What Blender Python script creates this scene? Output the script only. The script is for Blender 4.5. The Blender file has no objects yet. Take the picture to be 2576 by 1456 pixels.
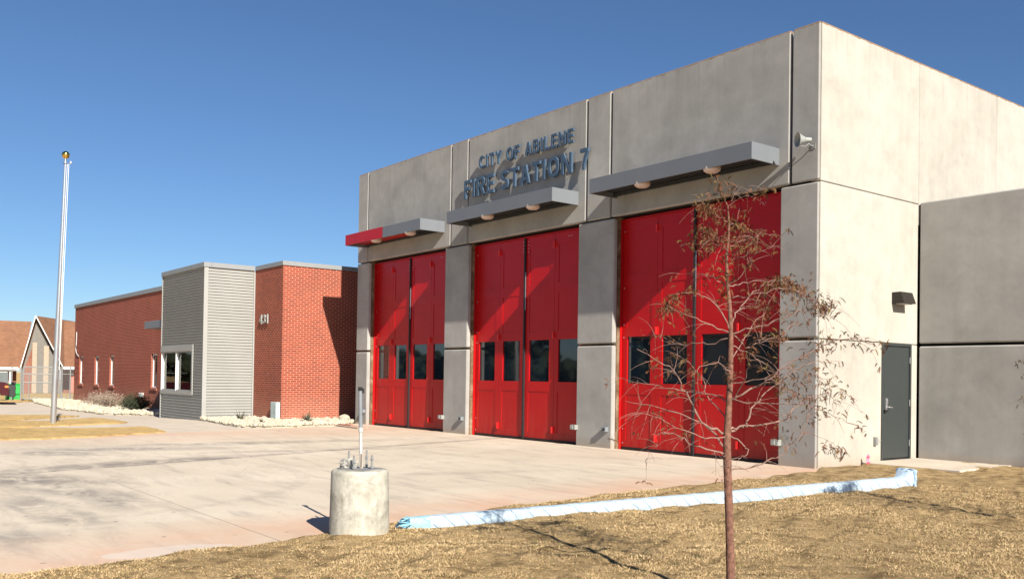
import bpy, bmesh, math, random
import numpy as np
from mathutils import Vector, Matrix
random.seed(7); rng = np.random.default_rng(7)
S = bpy.context.scene
COL = S.collection
V = Vector
SUN = V((1.0, -.21, .655)).normalized()

# ------------------------------------------------------------------ world, sun, camera
w = bpy.data.worlds.new("World"); S.world = w; w.use_nodes = True
nt = w.node_tree
sky = nt.nodes.new("ShaderNodeTexSky"); sky.sky_type = 'NISHITA'; sky.sun_disc = False
sky.sun_elevation = math.asin(SUN.z); sky.sun_rotation = math.atan2(SUN.x, SUN.y)
sky.air_density = 1.0; sky.dust_density = .1; sky.ozone_density = 7.5; sky.altitude = 600
bg = nt.nodes["Background"]; bg.inputs[1].default_value = .053
nt.links.new(sky.outputs[0], bg.inputs[0])
ld = bpy.data.lights.new("sun", 'SUN'); ld.energy = 5.0; ld.angle = math.radians(.53); ld.color = (1, .93, .82)
lo = bpy.data.objects.new("sun", ld); COL.objects.link(lo)
lo.rotation_euler = (-SUN).to_track_quat('-Z', 'Y').to_euler(); lo.location = (20, -5, 20)
cd = bpy.data.cameras.new("camera"); cam = bpy.data.objects.new("camera", cd); COL.objects.link(cam)
F = V((-.789103, .6141, .014039)); R_ = V((.614258, .78896, .015135)); U_ = R_.cross(F)
cam.matrix_world = Matrix(((R_.x, U_.x, -F.x, 9.23984), (R_.y, U_.y, -F.y, -13.72892), (R_.z, U_.z, -F.z, 1.449495), (0, 0, 0, 1)))
cd.sensor_width = 36; cd.lens = 2337.18*36/2576; cd.shift_y = 190.54/2576; cd.clip_end = 3000; cd.clip_start = .05
S.camera = cam
S.view_settings.view_transform = 'Standard'; S.view_settings.look = 'None'; S.view_settings.exposure = .93; S.view_settings.gamma = 1

# ------------------------------------------------------------------ materials
def nm(name):
    m = bpy.data.materials.new(name); m.use_nodes = True
    return m, m.node_tree, m.node_tree.nodes["Principled BSDF"]
def lk(t, a, b): t.links.new(a, b)
def rgb(c): return (c[0], c[1], c[2], 1)
def coordz(t, kind='pos'):
    if kind == 'pos': return t.nodes.new("ShaderNodeNewGeometry").outputs['Position']
    if kind == 'uv': return t.nodes.new("ShaderNodeTexCoord").outputs['UV']
    return t.nodes.new("ShaderNodeTexCoord").outputs['Object']
def mapping(t, src, scale=(1, 1, 1), loc=(0, 0, 0), rot=(0, 0, 0)):
    n = t.nodes.new("ShaderNodeMapping"); lk(t, src, n.inputs[0])
    n.inputs['Scale'].default_value = scale; n.inputs['Location'].default_value = loc; n.inputs['Rotation'].default_value = rot
    return n.outputs[0]
def noise(t, src, sc, det=4, rough=.55, dist=0):
    n = t.nodes.new("ShaderNodeTexNoise"); lk(t, src, n.inputs['Vector'])
    n.inputs['Scale'].default_value = sc; n.inputs['Detail'].default_value = det; n.inputs['Roughness'].default_value = rough; n.inputs['Distortion'].default_value = dist
    return n.outputs['Fac']
def ramp(t, src, stops):
    n = t.nodes.new("ShaderNodeValToRGB"); lk(t, src, n.inputs[0]); e = n.color_ramp.elements
    while len(e) < len(stops): e.new(.5)
    for el, (p, c) in zip(e, stops):
        el.position = p; el.color = rgb(c) if hasattr(c, '__len__') else (c, c, c, 1)
    return n.outputs[0]
def mixc(t, fac, a, b, mode='MIX'):
    n = t.nodes.new("ShaderNodeMix"); n.data_type = 'RGBA'; n.blend_type = mode
    for s, i in ((fac, 0), (a, 6), (b, 7)):
        if hasattr(s, 'is_linked'): lk(t, s, n.inputs[i])
        elif i == 0: n.inputs[0].default_value = s
        else: n.inputs[i].default_value = rgb(s)
    return n.outputs[2]
def mth(t, op, a, b=None, c=None, clamp=False):
    n = t.nodes.new("ShaderNodeMath"); n.operation = op; n.use_clamp = clamp
    for i, s in enumerate((a, b, c)):
        if s is None: continue
        if hasattr(s, 'is_linked'): lk(t, s, n.inputs[i])
        else: n.inputs[i].default_value = s
    return n.outputs[0]
def bump(t, p, h, st, dist=.01):
    n = t.nodes.new("ShaderNodeBump"); lk(t, h, n.inputs['Height']); n.inputs['Strength'].default_value = st; n.inputs['Distance'].default_value = dist
    lk(t, n.outputs[0], p.inputs['Normal'])
def sep(t, src):
    n = t.nodes.new("ShaderNodeSeparateXYZ"); lk(t, src, n.inputs[0]); return n.outputs
def objrand(t): return t.nodes.new("ShaderNodeObjectInfo").outputs['Random']

def simple(name, c, rough=.6, metal=0, var=.12, sc=6, spec=.5, bmp=0):
    m, t, p = nm(name)
    P = coordz(t); f = noise(t, P, sc, 5)
    a = [x*(1-var) for x in c]; b = [min(1, x*(1+var)) for x in c]
    lk(t, ramp(t, f, [(.3, a), (.7, b)]), p.inputs['Base Color'])
    p.inputs['Roughness'].default_value = rough; p.inputs['Metallic'].default_value = metal
    p.inputs['Specular IOR Level'].default_value = spec
    if bmp: bump(t, p, noise(t, P, sc*8, 4), bmp, .01)
    return m

def precast(name, lo_, hi_, dirt=True):
    m, t, p = nm(name); P = coordz(t)
    cl = noise(t, P, .8, 5, .55, .4)
    base = ramp(t, cl, [(.32, lo_), (.52, [(a+b)/2 for a, b in zip(lo_, hi_)]), (.7, hi_)])
    st = noise(t, mapping(t, P, (5, 5, .12)), 1.6, 4, .6)
    base = mixc(t, .35, base, ramp(t, st, [(.35, .93), (.65, 1.04)]), 'MULTIPLY')
    bl = noise(t, P, 2.2, 5, .7, .3)
    base = mixc(t, .5, base, ramp(t, bl, [(.3, .80), (.6, 1.06)]), 'MULTIPLY')
    rr = mth(t, 'MULTIPLY_ADD', objrand(t), .1, .95)
    cmb = t.nodes.new("ShaderNodeCombineColor")
    for i in range(3): lk(t, rr, cmb.inputs[i])
    base = mixc(t, 1, base, cmb.outputs[0], 'MULTIPLY')
    sp = noise(t, P, 38, 2, .5)
    base = mixc(t, ramp(t, sp, [(.70, 0.), (.74, .35)]), base, (.12, .11, .10))
    z = sep(t, P)[2]
    wst = noise(t, mapping(t, P, (7, 7, .22)), 1.3, 5, .65)
    wk = mth(t, 'MULTIPLY', mth(t, 'MULTIPLY_ADD', z, .75, -4.75, True), mth(t, 'MULTIPLY_ADD', wst, 5.0, -2.6, True))
    base = mixc(t, mth(t, 'MULTIPLY', wk, .30), base, (.12, .11, .095))
    ph = noise(t, P, 3.1, 3, .5)
    base = mixc(t, ramp(t, ph, [(.58, 0.), (.66, .09)]), base, (.15, .145, .14))
    # rough brown broken edge along the parapet
    nz = noise(t, mapping(t, P, (1.2, 1.2, .3)), 4, 6, .75)
    edge = mth(t, 'GREATER_THAN', mth(t, 'ADD', z, mth(t, 'MULTIPLY', nz, .10)), 7.632)
    base = mixc(t, edge, base, (.22, .14, .085))
    # soil splash at the foot
    sf = mth(t, 'SUBTRACT', .22, mth(t, 'MULTIPLY', z, 1.0), None, True)
    base = mixc(t, mth(t, 'MULTIPLY', sf, 2.2, None, True), base, (.34, .24, .16))
    lk(t, base, p.inputs['Base Color']); p.inputs['Roughness'].default_value = .85
    p.inputs['Specular IOR Level'].default_value = .25
    bump(t, p, mth(t, 'ADD', noise(t, P, 45, 5, .6), mth(t, 'MULTIPLY', cl, 1.5)), .22, .006)
    return m

def brickmat():
    m, t, p = nm("brick")
    uv = coordz(t, 'uv')
    b = t.nodes.new("ShaderNodeTexBrick"); lk(t, uv, b.inputs['Vector'])
    b.inputs['Scale'].default_value = 1; b.inputs['Brick Width'].default_value = .203; b.inputs['Row Height'].default_value = .0677
    b.inputs['Mortar Size'].default_value = .0078; b.inputs['Mortar Smooth'].default_value = .15; b.inputs['Bias'].default_value = -.1
    b.inputs['Color1'].default_value = (.27, .048, .024, 1); b.inputs['Color2'].default_value = (.19, .036, .021, 1); b.inputs['Mortar'].default_value = (.48, .25, .175, 1)
    P = coordz(t)
    c = mixc(t, .55, b.outputs['Color'], ramp(t, noise(t, P, 1.3, 5, .6), [(.3, .82), (.7, 1.12)]), 'MULTIPLY')
    c = mixc(t, .6, c, ramp(t, noise(t, P, 30, 3, .6), [(.3, .8), (.7, 1.15)]), 'MULTIPLY')
    z = sep(t, P)[2]
    dust = mth(t, 'MULTIPLY', mth(t, 'SUBTRACT', .95, z, None, True), noise(t, P, 1.1, 4))
    c = mixc(t, mth(t, 'MULTIPLY', dust, .55, None, True), c, (.55, .30, .20))
    lk(t, c, p.inputs['Base Color']); p.inputs['Roughness'].default_value = .85; p.inputs['Specular IOR Level'].default_value = .25
    bump(t, p, mth(t, 'ADD', mth(t, 'MULTIPLY', b.outputs['Fac'], -1.0), mth(t, 'MULTIPLY', noise(t, P, 60, 3), .4)), .5, .006)
    return m

def drivemat():
    m, t, p = nm("drive_concrete"); P = coordz(t); x, y, z = sep(t, P)
    base = ramp(t, noise(t, P, .35, 6, .62, .8), [(.3, (.49, .42, .325)), (.55, (.57, .495, .39)), (.75, (.63, .55, .44))])
    fine = noise(t, P, 14, 6, .7)
    base = mixc(t, .5, base, ramp(t, fine, [(.3, .86), (.7, 1.08)]), 'MULTIPLY')
    # broom / trowel smears
    sm = noise(t, mapping(t, P, (.5, 2.2, 1), rot=(0, 0, .35)), 1.5, 6, .65, .5)
    base = mixc(t, ramp(t, sm, [(.50, 0.), (.72, .42)]), base, (.20, .18, .165))
    # clay-red wash near the lawn and near the building side
    n2 = noise(t, P, .8, 5, .6, .4)
    xe = mth(t, 'MULTIPLY_ADD', y, -.125, .30)            # x of the lawn edge
    de = mth(t, 'SUBTRACT', xe, x)
    k = mth(t, 'MULTIPLY', mth(t, 'SUBTRACT', 1.7, de, None, True), mth(t, 'MULTIPLY_ADD', n2, 2.2, -.45, True))
    base = mixc(t, mth(t, 'MULTIPLY', k, .75), base, (.54, .31, .20))
    fx = mth(t, 'MULTIPLY', mth(t, 'MULTIPLY_ADD', x, -.3, -2.9, True), mth(t, 'MULTIPLY_ADD', x, .3, 4.9, True))
    base = mixc(t, mth(t, 'MULTIPLY', fx, mth(t, 'MULTIPLY_ADD', n2, 2., -.5, True)), base, (.54, .36, .25))
    # dark tyre dirt and dried puddle stains, at fixed places
    tot = None
    for cx, cy, rx, ry, rot, a in ((-4.6, -11.3, 1.5, .75, .5, 1.0), (-3.0, -11.0, 1.3, .45, 0.2, .8), (-1.9, -10.75, 1.0, .35, -.2, .85), (-.7, -11.5, .8, .3, .2, .7), (-6.3, -9.3, 2.6, .45, -1.35, .9),
                              (-9.2, -8.6, 2.2, .6, 1.3, .8), (-9.7, -6.0, 3.2, .5, 1.45, .75), (-7.3, -5.5, 2.6, .3, 1.4, .6), (-2.0, -11.6, .9, .4, 0, .7), (.2, -12.2, .5, .5, 0, .6), (-8.8, -10.0, 1.2, .5, .9, .9), (-2.4, -5.5, 1.6, .25, 1.3, .35), (-.6, -8.1, .9, .25, .4, .35)):
        mp = mapping(t, P, (1/rx, 1/ry, 0), loc=(0, 0, 0))
        sub = t.nodes.new("ShaderNodeVectorMath"); sub.operation = 'SUBTRACT'; lk(t, P, sub.inputs[0]); sub.inputs[1].default_value = (cx, cy, 0)
        r1 = t.nodes.new("ShaderNodeVectorRotate"); r1.rotation_type = 'Z_AXIS'; lk(t, sub.outputs[0], r1.inputs['Vector']); r1.inputs['Angle'].default_value = -rot
        sc = t.nodes.new("ShaderNodeVectorMath"); sc.operation = 'MULTIPLY'; lk(t, r1.outputs[0], sc.inputs[0]); sc.inputs[1].default_value = (1/rx, 1/ry, 0)
        ln = t.nodes.new("ShaderNodeVectorMath"); ln.operation = 'LENGTH'; lk(t, sc.outputs[0], ln.inputs[0])
        f = mth(t, 'MULTIPLY', mth(t, 'SUBTRACT', 1.25, ln.outputs['Value'], None, True), a)
        tot = f if tot is None else mth(t, 'MAXIMUM', tot, f)
        t.nodes.remove(mp.node)
    n3 = noise(t, mapping(t, P, (1, 1.6, 1)), 1.6, 7, .68, 1.0)
    k = mth(t, 'MULTIPLY', tot, mth(t, 'MULTIPLY_ADD', n3, 5.0, -1.75, True))
    base = mixc(t, mth(t, 'MULTIPLY', k, .80, None, True), base, (.15, .132, .125))
    lj = mth(t, 'ADD', mth(t, 'MULTIPLY_ADD', y, .3, 8.68), x)
    sm2 = mth(t, 'MULTIPLY', mth(t, 'MULTIPLY', mth(t, 'LESS_THAN', lj, 0), mth(t, 'MULTIPLY_ADD', lj, 2.6, 1.0, True)), mth(t, 'MULTIPLY_ADD', n3, 4.0, -1.35, True))
    base = mixc(t, mth(t, 'MULTIPLY', sm2, .75), base, (.13, .115, .11))
    base = mixc(t, mth(t, 'MULTIPLY', mth(t, 'LESS_THAN', mth(t, 'ABSOLUTE', lj), .012), .6), base, (.09, .08, .075))
    # tyre arcs
    for cx, cy, r, a0 in ((-4.6, -11.6, 4.0, .35), (-8.1, -11.2, 2.2, .35), (-4.9, -11.9, 1.9, .3)):
        sub = t.nodes.new("ShaderNodeVectorMath"); sub.operation = 'DISTANCE'; lk(t, P, sub.inputs[0]); sub.inputs[1].default_value = (cx, cy, 0)
        d = mth(t, 'ABSOLUTE', mth(t, 'SUBTRACT', sub.outputs['Value'], r))
        rg = mth(t, 'MULTIPLY', mth(t, 'LESS_THAN', d, .10), mth(t, 'MULTIPLY_ADD', noise(t, P, 6, 3), 1.6, -.5, True))
        base = mixc(t, mth(t, 'MULTIPLY', rg, a0), base, (.16, .14, .13))
    # pale dried slurry by the lawn
    sub = t.nodes.new("ShaderNodeVectorMath"); sub.operation = 'SUBTRACT'; lk(t, P, sub.inputs[0]); sub.inputs[1].default_value = (1.52, -11.25, 0)
    sc = t.nodes.new("ShaderNodeVectorMath"); sc.operation = 'MULTIPLY'; lk(t, sub.outputs[0], sc.inputs[0]); sc.inputs[1].default_value = (4.2, 1.7, 0)
    ln = t.nodes.new("ShaderNodeVectorMath"); ln.operation = 'LENGTH'; lk(t, sc.outputs[0], ln.inputs[0])
    f = mth(t, 'LESS_THAN', mth(t, 'ADD', ln.outputs['Value'], mth(t, 'MULTIPLY', noise(t, P, 3, 4), .7)), 1.25)
    base = mixc(t, mth(t, 'MULTIPLY', f, .45), base, (.58, .55, .50))
    # saw-cut control joints
    js = None
    wob = mth(t, 'MULTIPLY', noise(t, P, 3, 2), .015)
    for ax, v_ in ((1, -10.3), (1, -7.23), (1, -3.75), (0, -11.0), (1, -13.4)):
        d = mth(t, 'ABSOLUTE', mth(t, 'SUBTRACT', mth(t, 'ADD', (x, y)[ax], wob), v_))
        j = mth(t, 'LESS_THAN', d, .007)
        if v_ in (-10.3, -7.23): j = mth(t, 'MULTIPLY', j, mth(t, 'GREATER_THAN', x, -3.8 if v_ == -10.3 else -6.6))
        js = j if js is None else mth(t, 'MAXIMUM', js, j)
    base = mixc(t, mth(t, 'MULTIPLY', js, .55), base, (.10, .085, .075))
    # small spalls
    base = mixc(t, ramp(t, noise(t, P, 9, 1, .3), [(.76, 0.), (.78, .6)]), base, (.17, .14, .12))
    lk(t, base, p.inputs['Base Color']); p.inputs['Roughness'].default_value = .82; p.inputs['Specular IOR Level'].default_value = .3
    bump(t, p, mth(t, 'ADD', noise(t, P, 70, 4, .7), mth(t, 'MULTIPLY', js, -2)), .25, .004)
    return m

def soilmat(name, a, b, c, sc=5, bare=False):
    m, t, p = nm(name); P = coordz(t)
    base = ramp(t, noise(t, P, sc, 8, .72, .3), [(.3, a), (.5, b), (.72, c)])
    base = mixc(t, .6, base, ramp(t, noise(t, P, .9, 4, .6), [(.3, .78), (.7, 1.15)]), 'MULTIPLY')
    base = mixc(t, .7, base, ramp(t, noise(t, mapping(t, P, (1, .35, 1), rot=(0, 0, .6)), 60, 3, .7), [(.3, .6), (.65, 1.25)]), 'MULTIPLY')
    if bare:
        at = t.nodes.new('ShaderNodeAttribute'); at.attribute_name = 'bare'; base = mixc(t, mth(t, 'MULTIPLY', at.outputs['Fac'], .5), base, (.07, .042, .02))
    lk(t, base, p.inputs['Base Color']); p.inputs['Roughness'].default_value = 1; p.inputs['Specular IOR Level'].default_value = .1
    bump(t, p, noise(t, P, 40, 8, .75), .9, .03)
    return m

def attrmat(name, rough=.8, trans=0):
    m, t, p = nm(name); a = t.nodes.new("ShaderNodeAttribute"); a.attribute_name = "col"
    lk(t, a.outputs['Color'], p.inputs['Base Color']); p.inputs['Roughness'].default_value = rough; p.inputs['Specular IOR Level'].default_value = .15
    return m

def glassmat():
    m, t, p = nm("window_glass")
    p.inputs['Base Color'].default_value = (.006, .012, .019, 1); p.inputs['Roughness'].default_value = .03; p.inputs['IOR'].default_value = 1.8
    P = coordz(t); bump(t, p, noise(t, P, 1.1, 2), .03, .05)
    return m
def clearglass():
    m, t, p = nm("clear_glass"); o = t.nodes["Material Output"]
    tr = t.nodes.new("ShaderNodeBsdfTransparent"); tr.inputs[0].default_value = (.62, .72, .68, 1)
    gl = t.nodes.new("ShaderNodeBsdfGlossy"); gl.inputs['Roughness'].default_value = .02
    fr = t.nodes.new("ShaderNodeFresnel"); fr.inputs[0].default_value = 1.5
    mx = t.nodes.new("ShaderNodeMixShader"); lk(t, fr.outputs[0], mx.inputs[0]); lk(t, tr.outputs[0], mx.inputs[1]); lk(t, gl.outputs[0], mx.inputs[2])
    lk(t, mx.outputs[0], o.inputs[0]); return m
def shingle():
    m, t, p = nm("roof_shingle"); P = coordz(t); uv = coordz(t, 'uv')
    b = t.nodes.new("ShaderNodeTexBrick"); lk(t, uv, b.inputs['Vector']); b.inputs['Scale'].default_value = 1; b.inputs['Brick Width'].default_value = .3; b.inputs['Row Height'].default_value = .14
    b.inputs['Mortar Size'].default_value = .008; b.inputs['Color1'].default_value = (.235, .115, .062, 1); b.inputs['Color2'].default_value = (.185, .088, .048, 1); b.inputs['Mortar'].default_value = (.15, .07, .04, 1)
    c = mixc(t, .7, b.outputs[0], ramp(t, noise(t, P, .9, 6, .7), [(.3, .78), (.7, 1.2)]), 'MULTIPLY')
    lk(t, c, p.inputs['Base Color']); p.inputs['Roughness'].default_value = .95; return m
def redmat():
    m, t, p = nm("red_paint"); P = coordz(t); z = sep(t, P)[2]
    b = ramp(t, noise(t, P, 1.1, 5, .6), [(.3, (.39, .0035, .005)), (.7, (.45, .005, .007))])
    st = noise(t, mapping(t, P, (6, 6, .5)), 1.5, 5, .7)
    g = mth(t, 'MULTIPLY', mth(t, 'MULTIPLY_ADD', z, -.9, .95, True), mth(t, 'MULTIPLY_ADD', st, 2.4, -.9, True))
    b = mixc(t, mth(t, 'MULTIPLY', g, .35), b, (.38, .12, .08))
    lk(t, b, p.inputs['Base Color']); p.inputs['Specular IOR Level'].default_value = .32
    lk(t, mth(t, 'MULTIPLY_ADD', noise(t, P, 2.5, 5, .7), .3, .2), p.inputs['Roughness'])
    bump(t, p, noise(t, P, .9, 2), .12, .03)
    return m
def piermat():
    m, t, p = nm("pier_concrete"); P = coordz(t)
    b = ramp(t, noise(t, P, 4.5, 7, .68, .5), [(.34, (.25, .235, .19)), (.5, (.40, .38, .32)), (.64, (.52, .495, .425))])
    b = mixc(t, .6, b, ramp(t, noise(t, mapping(t, P, (9, 9, 1.2)), 1.6, 5, .7), [(.35, .72), (.62, 1.08)]), 'MULTIPLY')
    z = sep(t, P)[2]
    k = mth(t, 'MULTIPLY', mth(t, 'MULTIPLY_ADD', z, 9, -4.75, True), mth(t, 'MULTIPLY_ADD', noise(t, P, 13, 4), 3.2, -1.2, True))
    b = mixc(t, mth(t, 'MULTIPLY', k, .55), b, (.19, .165, .13))
    b = mixc(t, mth(t, 'MULTIPLY_ADD', z, -4, .55, True), b, (.50, .46, .37))
    b = mixc(t, ramp(t, noise(t, P, 55, 2), [(.69, 0.), (.72, .6)]), b, (.13, .12, .10))
    lk(t, b, p.inputs['Base Color']); p.inputs['Roughness'].default_value = .9; p.inputs['Specular IOR Level'].default_value = .2
    bump(t, p, mth(t, 'ADD', noise(t, P, 60, 6, .7), mth(t, 'MULTIPLY', noise(t, P, 9, 4), 1.5)), .5, .008)
    return m
def fabric_wrap():
    m, t, p = nm("blue_wrap"); P = coordz(t, 'obj'); uv = coordz(t, 'uv'); u, v_, _ = sep(t, uv)
    wv = mth(t, 'ADD', mth(t, 'ADD', mth(t, 'MULTIPLY', u, 1.0), mth(t, 'MULTIPLY', v_, .55)), mth(t, 'MULTIPLY', noise(t, P, 2.2, 3), .16))
    fr = mth(t, 'FRACT', mth(t, 'MULTIPLY', wv, 5.2))
    crease = mth(t, 'LESS_THAN', fr, .07)
    br = mth(t, 'GREATER_THAN', noise(t, P, 7, 2), .43)
    crease = mth(t, 'MULTIPLY', crease, br)
    base = ramp(t, noise(t, P, 5, 5, .6), [(.3, (.35, .47, .58)), (.7, (.47, .57, .66))])
    base = mixc(t, mth(t, 'MULTIPLY', crease, .8), base, (.10, .16, .25))
    endc = mth(t, 'LESS_THAN', u, .22)
    base = mixc(t, mth(t, 'MULTIPLY', endc, .6), base, (.22, .50, .62))
    lk(t, base, p.inputs['Base Color']); p.inputs['Roughness'].default_value = .42
    bump(t, p, mth(t, 'ADD', mth(t, 'MULTIPLY', crease, -1.5), noise(t, mapping(t, P, (1, 1, 1)), 16, 5, .65, .6)), .8, .012)
    return m

M = {}
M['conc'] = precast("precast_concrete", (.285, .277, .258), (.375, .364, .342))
M['conc_sunlit'] = precast("precast_concrete_sunlit", (.375, .35, .305), (.425, .40, .35))  # same concrete as the front, sunlight painted in as a lighter, warmer colour
M['brick'] = brickmat(); M['drive'] = drivemat()
M['walk'] = simple("walk_concrete", (.50, .435, .355), .85, var=.1, sc=1.5, bmp=.2, spec=.25)
M['rust'] = soilmat("weathered_timber_edge", (.07, .045, .03), (.19, .12, .07), (.36, .29, .2), 3)
M['red'] = redmat()
M['redbright'] = simple("red_hardware", (.62, .012, .012), .4, var=.05)
M['rubber'] = simple("black_rubber", (.012, .012, .014), .6)
M['dark'] = simple("dark_void", (.01, .01, .01), .9)
M['glass'] = glassmat(); M['clear'] = clearglass()
M['fascia'] = simple("grey_metal_fascia", (.145, .158, .176), .5, 0, var=.04, sc=2)
M['soffit'] = simple("dark_soffit", (.035, .037, .04), .6, .2)
M['lamp'] = simple("lamp_glass", (.62, .50, .44), .4, var=.03)
M['siding'] = simple("ribbed_metal", (.30, .30, .282), .6, 0, var=.05, sc=1.5)
M['letter'] = simple("painted_letter", (.05, .085, .135), .5, 0, var=.05)
M['steel'] = simple("brushed_aluminium", (.62, .63, .64), .28, .85, var=.05, sc=3)
M['galv'] = simple("galvanised_steel", (.27, .275, .27), .55, .4, var=.12, sc=30)
M['gold'] = simple("gold_ball", (.75, .50, .12), .18, 1)
M['door'] = simple("grey_door_paint", (.032, .038, .038), .45, var=.05)
M['bronze'] = simple("dark_bronze", (.028, .024, .02), .5, .3)
M['lens'] = simple("lamp_lens", (.5, .48, .42), .3)
M['white'] = simple("white_paint", (.72, .72, .69), .5, var=.04)
M['pvc'] = simple("grey_plastic", (.20, .22, .24), .5); M['pvcw'] = simple("white_plastic", (.46, .46, .44), .5, var=.2, sc=20)
M['pier'] = piermat()
M['wrap'] = fabric_wrap(); M['wrap2'] = simple("blue_wrap_plate", (.30, .43, .55), .45, var=.35, sc=14, bmp=.6); M['wrapend'] = simple("blue_wrap_fold", (.32, .62, .74), .4, var=.2, sc=20, bmp=.4)
M['bark'] = simple("reddish_bark", (.20, .10, .07), .9, var=.45, sc=35, bmp=.7, spec=.2)
M['twig'] = simple("pale_twig", (.25, .155, .125), .8, var=.3, sc=30, spec=.2)
M['leaf'] = attrmat("dry_needles", .85); M['grass'] = attrmat("dry_grass_blades", .9); M['stone'] = simple("white_limestone", (.47, .42, .325), .9, var=.2, sc=4, bmp=.5, spec=.2)
M['soil'] = soilmat("dormant_turf", (.16, .105, .05), (.34, .24, .12), (.47, .34, .19), bare=True)
M['turf'] = soilmat("tan_turf", (.36, .24, .10), (.50, .345, .15), (.57, .41, .19), 3)
M['bed'] = simple("gravel_bed_base", (.44, .40, .31), .95, var=.2, sc=12, bmp=.8)
M['agave'] = simple("agave_leaf", (.10, .10, .065), .6, var=.3, sc=15); M['dry'] = simple("dry_shrub", (.26, .20, .15), .9, var=.3, sc=8); M['green'] = simple("dark_shrub", (.035, .045, .02), .8, var=.3)
M['sensor'] = simple("sensor_box", (.30, .31, .29), .6, .2); M['privacy'] = simple("privacy_fabric", (.13, .15, .15), .9); M['cabinet'] = simple("pale_cabinet", (.42, .50, .50), .5, var=.04); M['shingle'] = shingle(); M['cbrick'] = simple("church_brick", (.22, .09, .06), .9, var=.2, sc=1)
M['cwall'] = simple("church_stucco", (.33, .27, .205), .85); M['cgrey'] = simple("church_grey_wall", (.16, .15, .135), .8)
M['bin'] = simple("green_plastic", (.02, .33, .06), .5); M['carred'] = simple("maroon_paint", (.055, .004, .007), .3, .2); M['black'] = simple("black_plastic", (.015, .015, .015), .5)
M['pink'] = simple("pink_flag", (.95, .12, .22), .6); M['wood'] = simple("board_wood", (.40, .30, .22), .9); M['boardred'] = simple("red_board", (.42, .16, .12), .9)
M['desk'] = simple("desk_wood", (.07, .02, .015), .5); M['room'] = simple("room_paint", (.05, .048, .04), .9); M['bag'] = simple("plastic_bag", (.30, .29, .26), .3, var=.2, sc=30, bmp=.6)
M['pack'] = simple("pale_packaging", (.30, .45, .42), .4, var=.4, sc=10); M['yellow'] = simple("yellow_green_wrap", (.30, .34, .08), .6, var=.3)
M['evergreen'] = simple("far_foliage", (.035, .045, .022), .9, var=.4, sc=.8); M['beige'] = simple("beige_siding", (.36, .32, .26), .85)
M['red_window'] = M['red']

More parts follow.
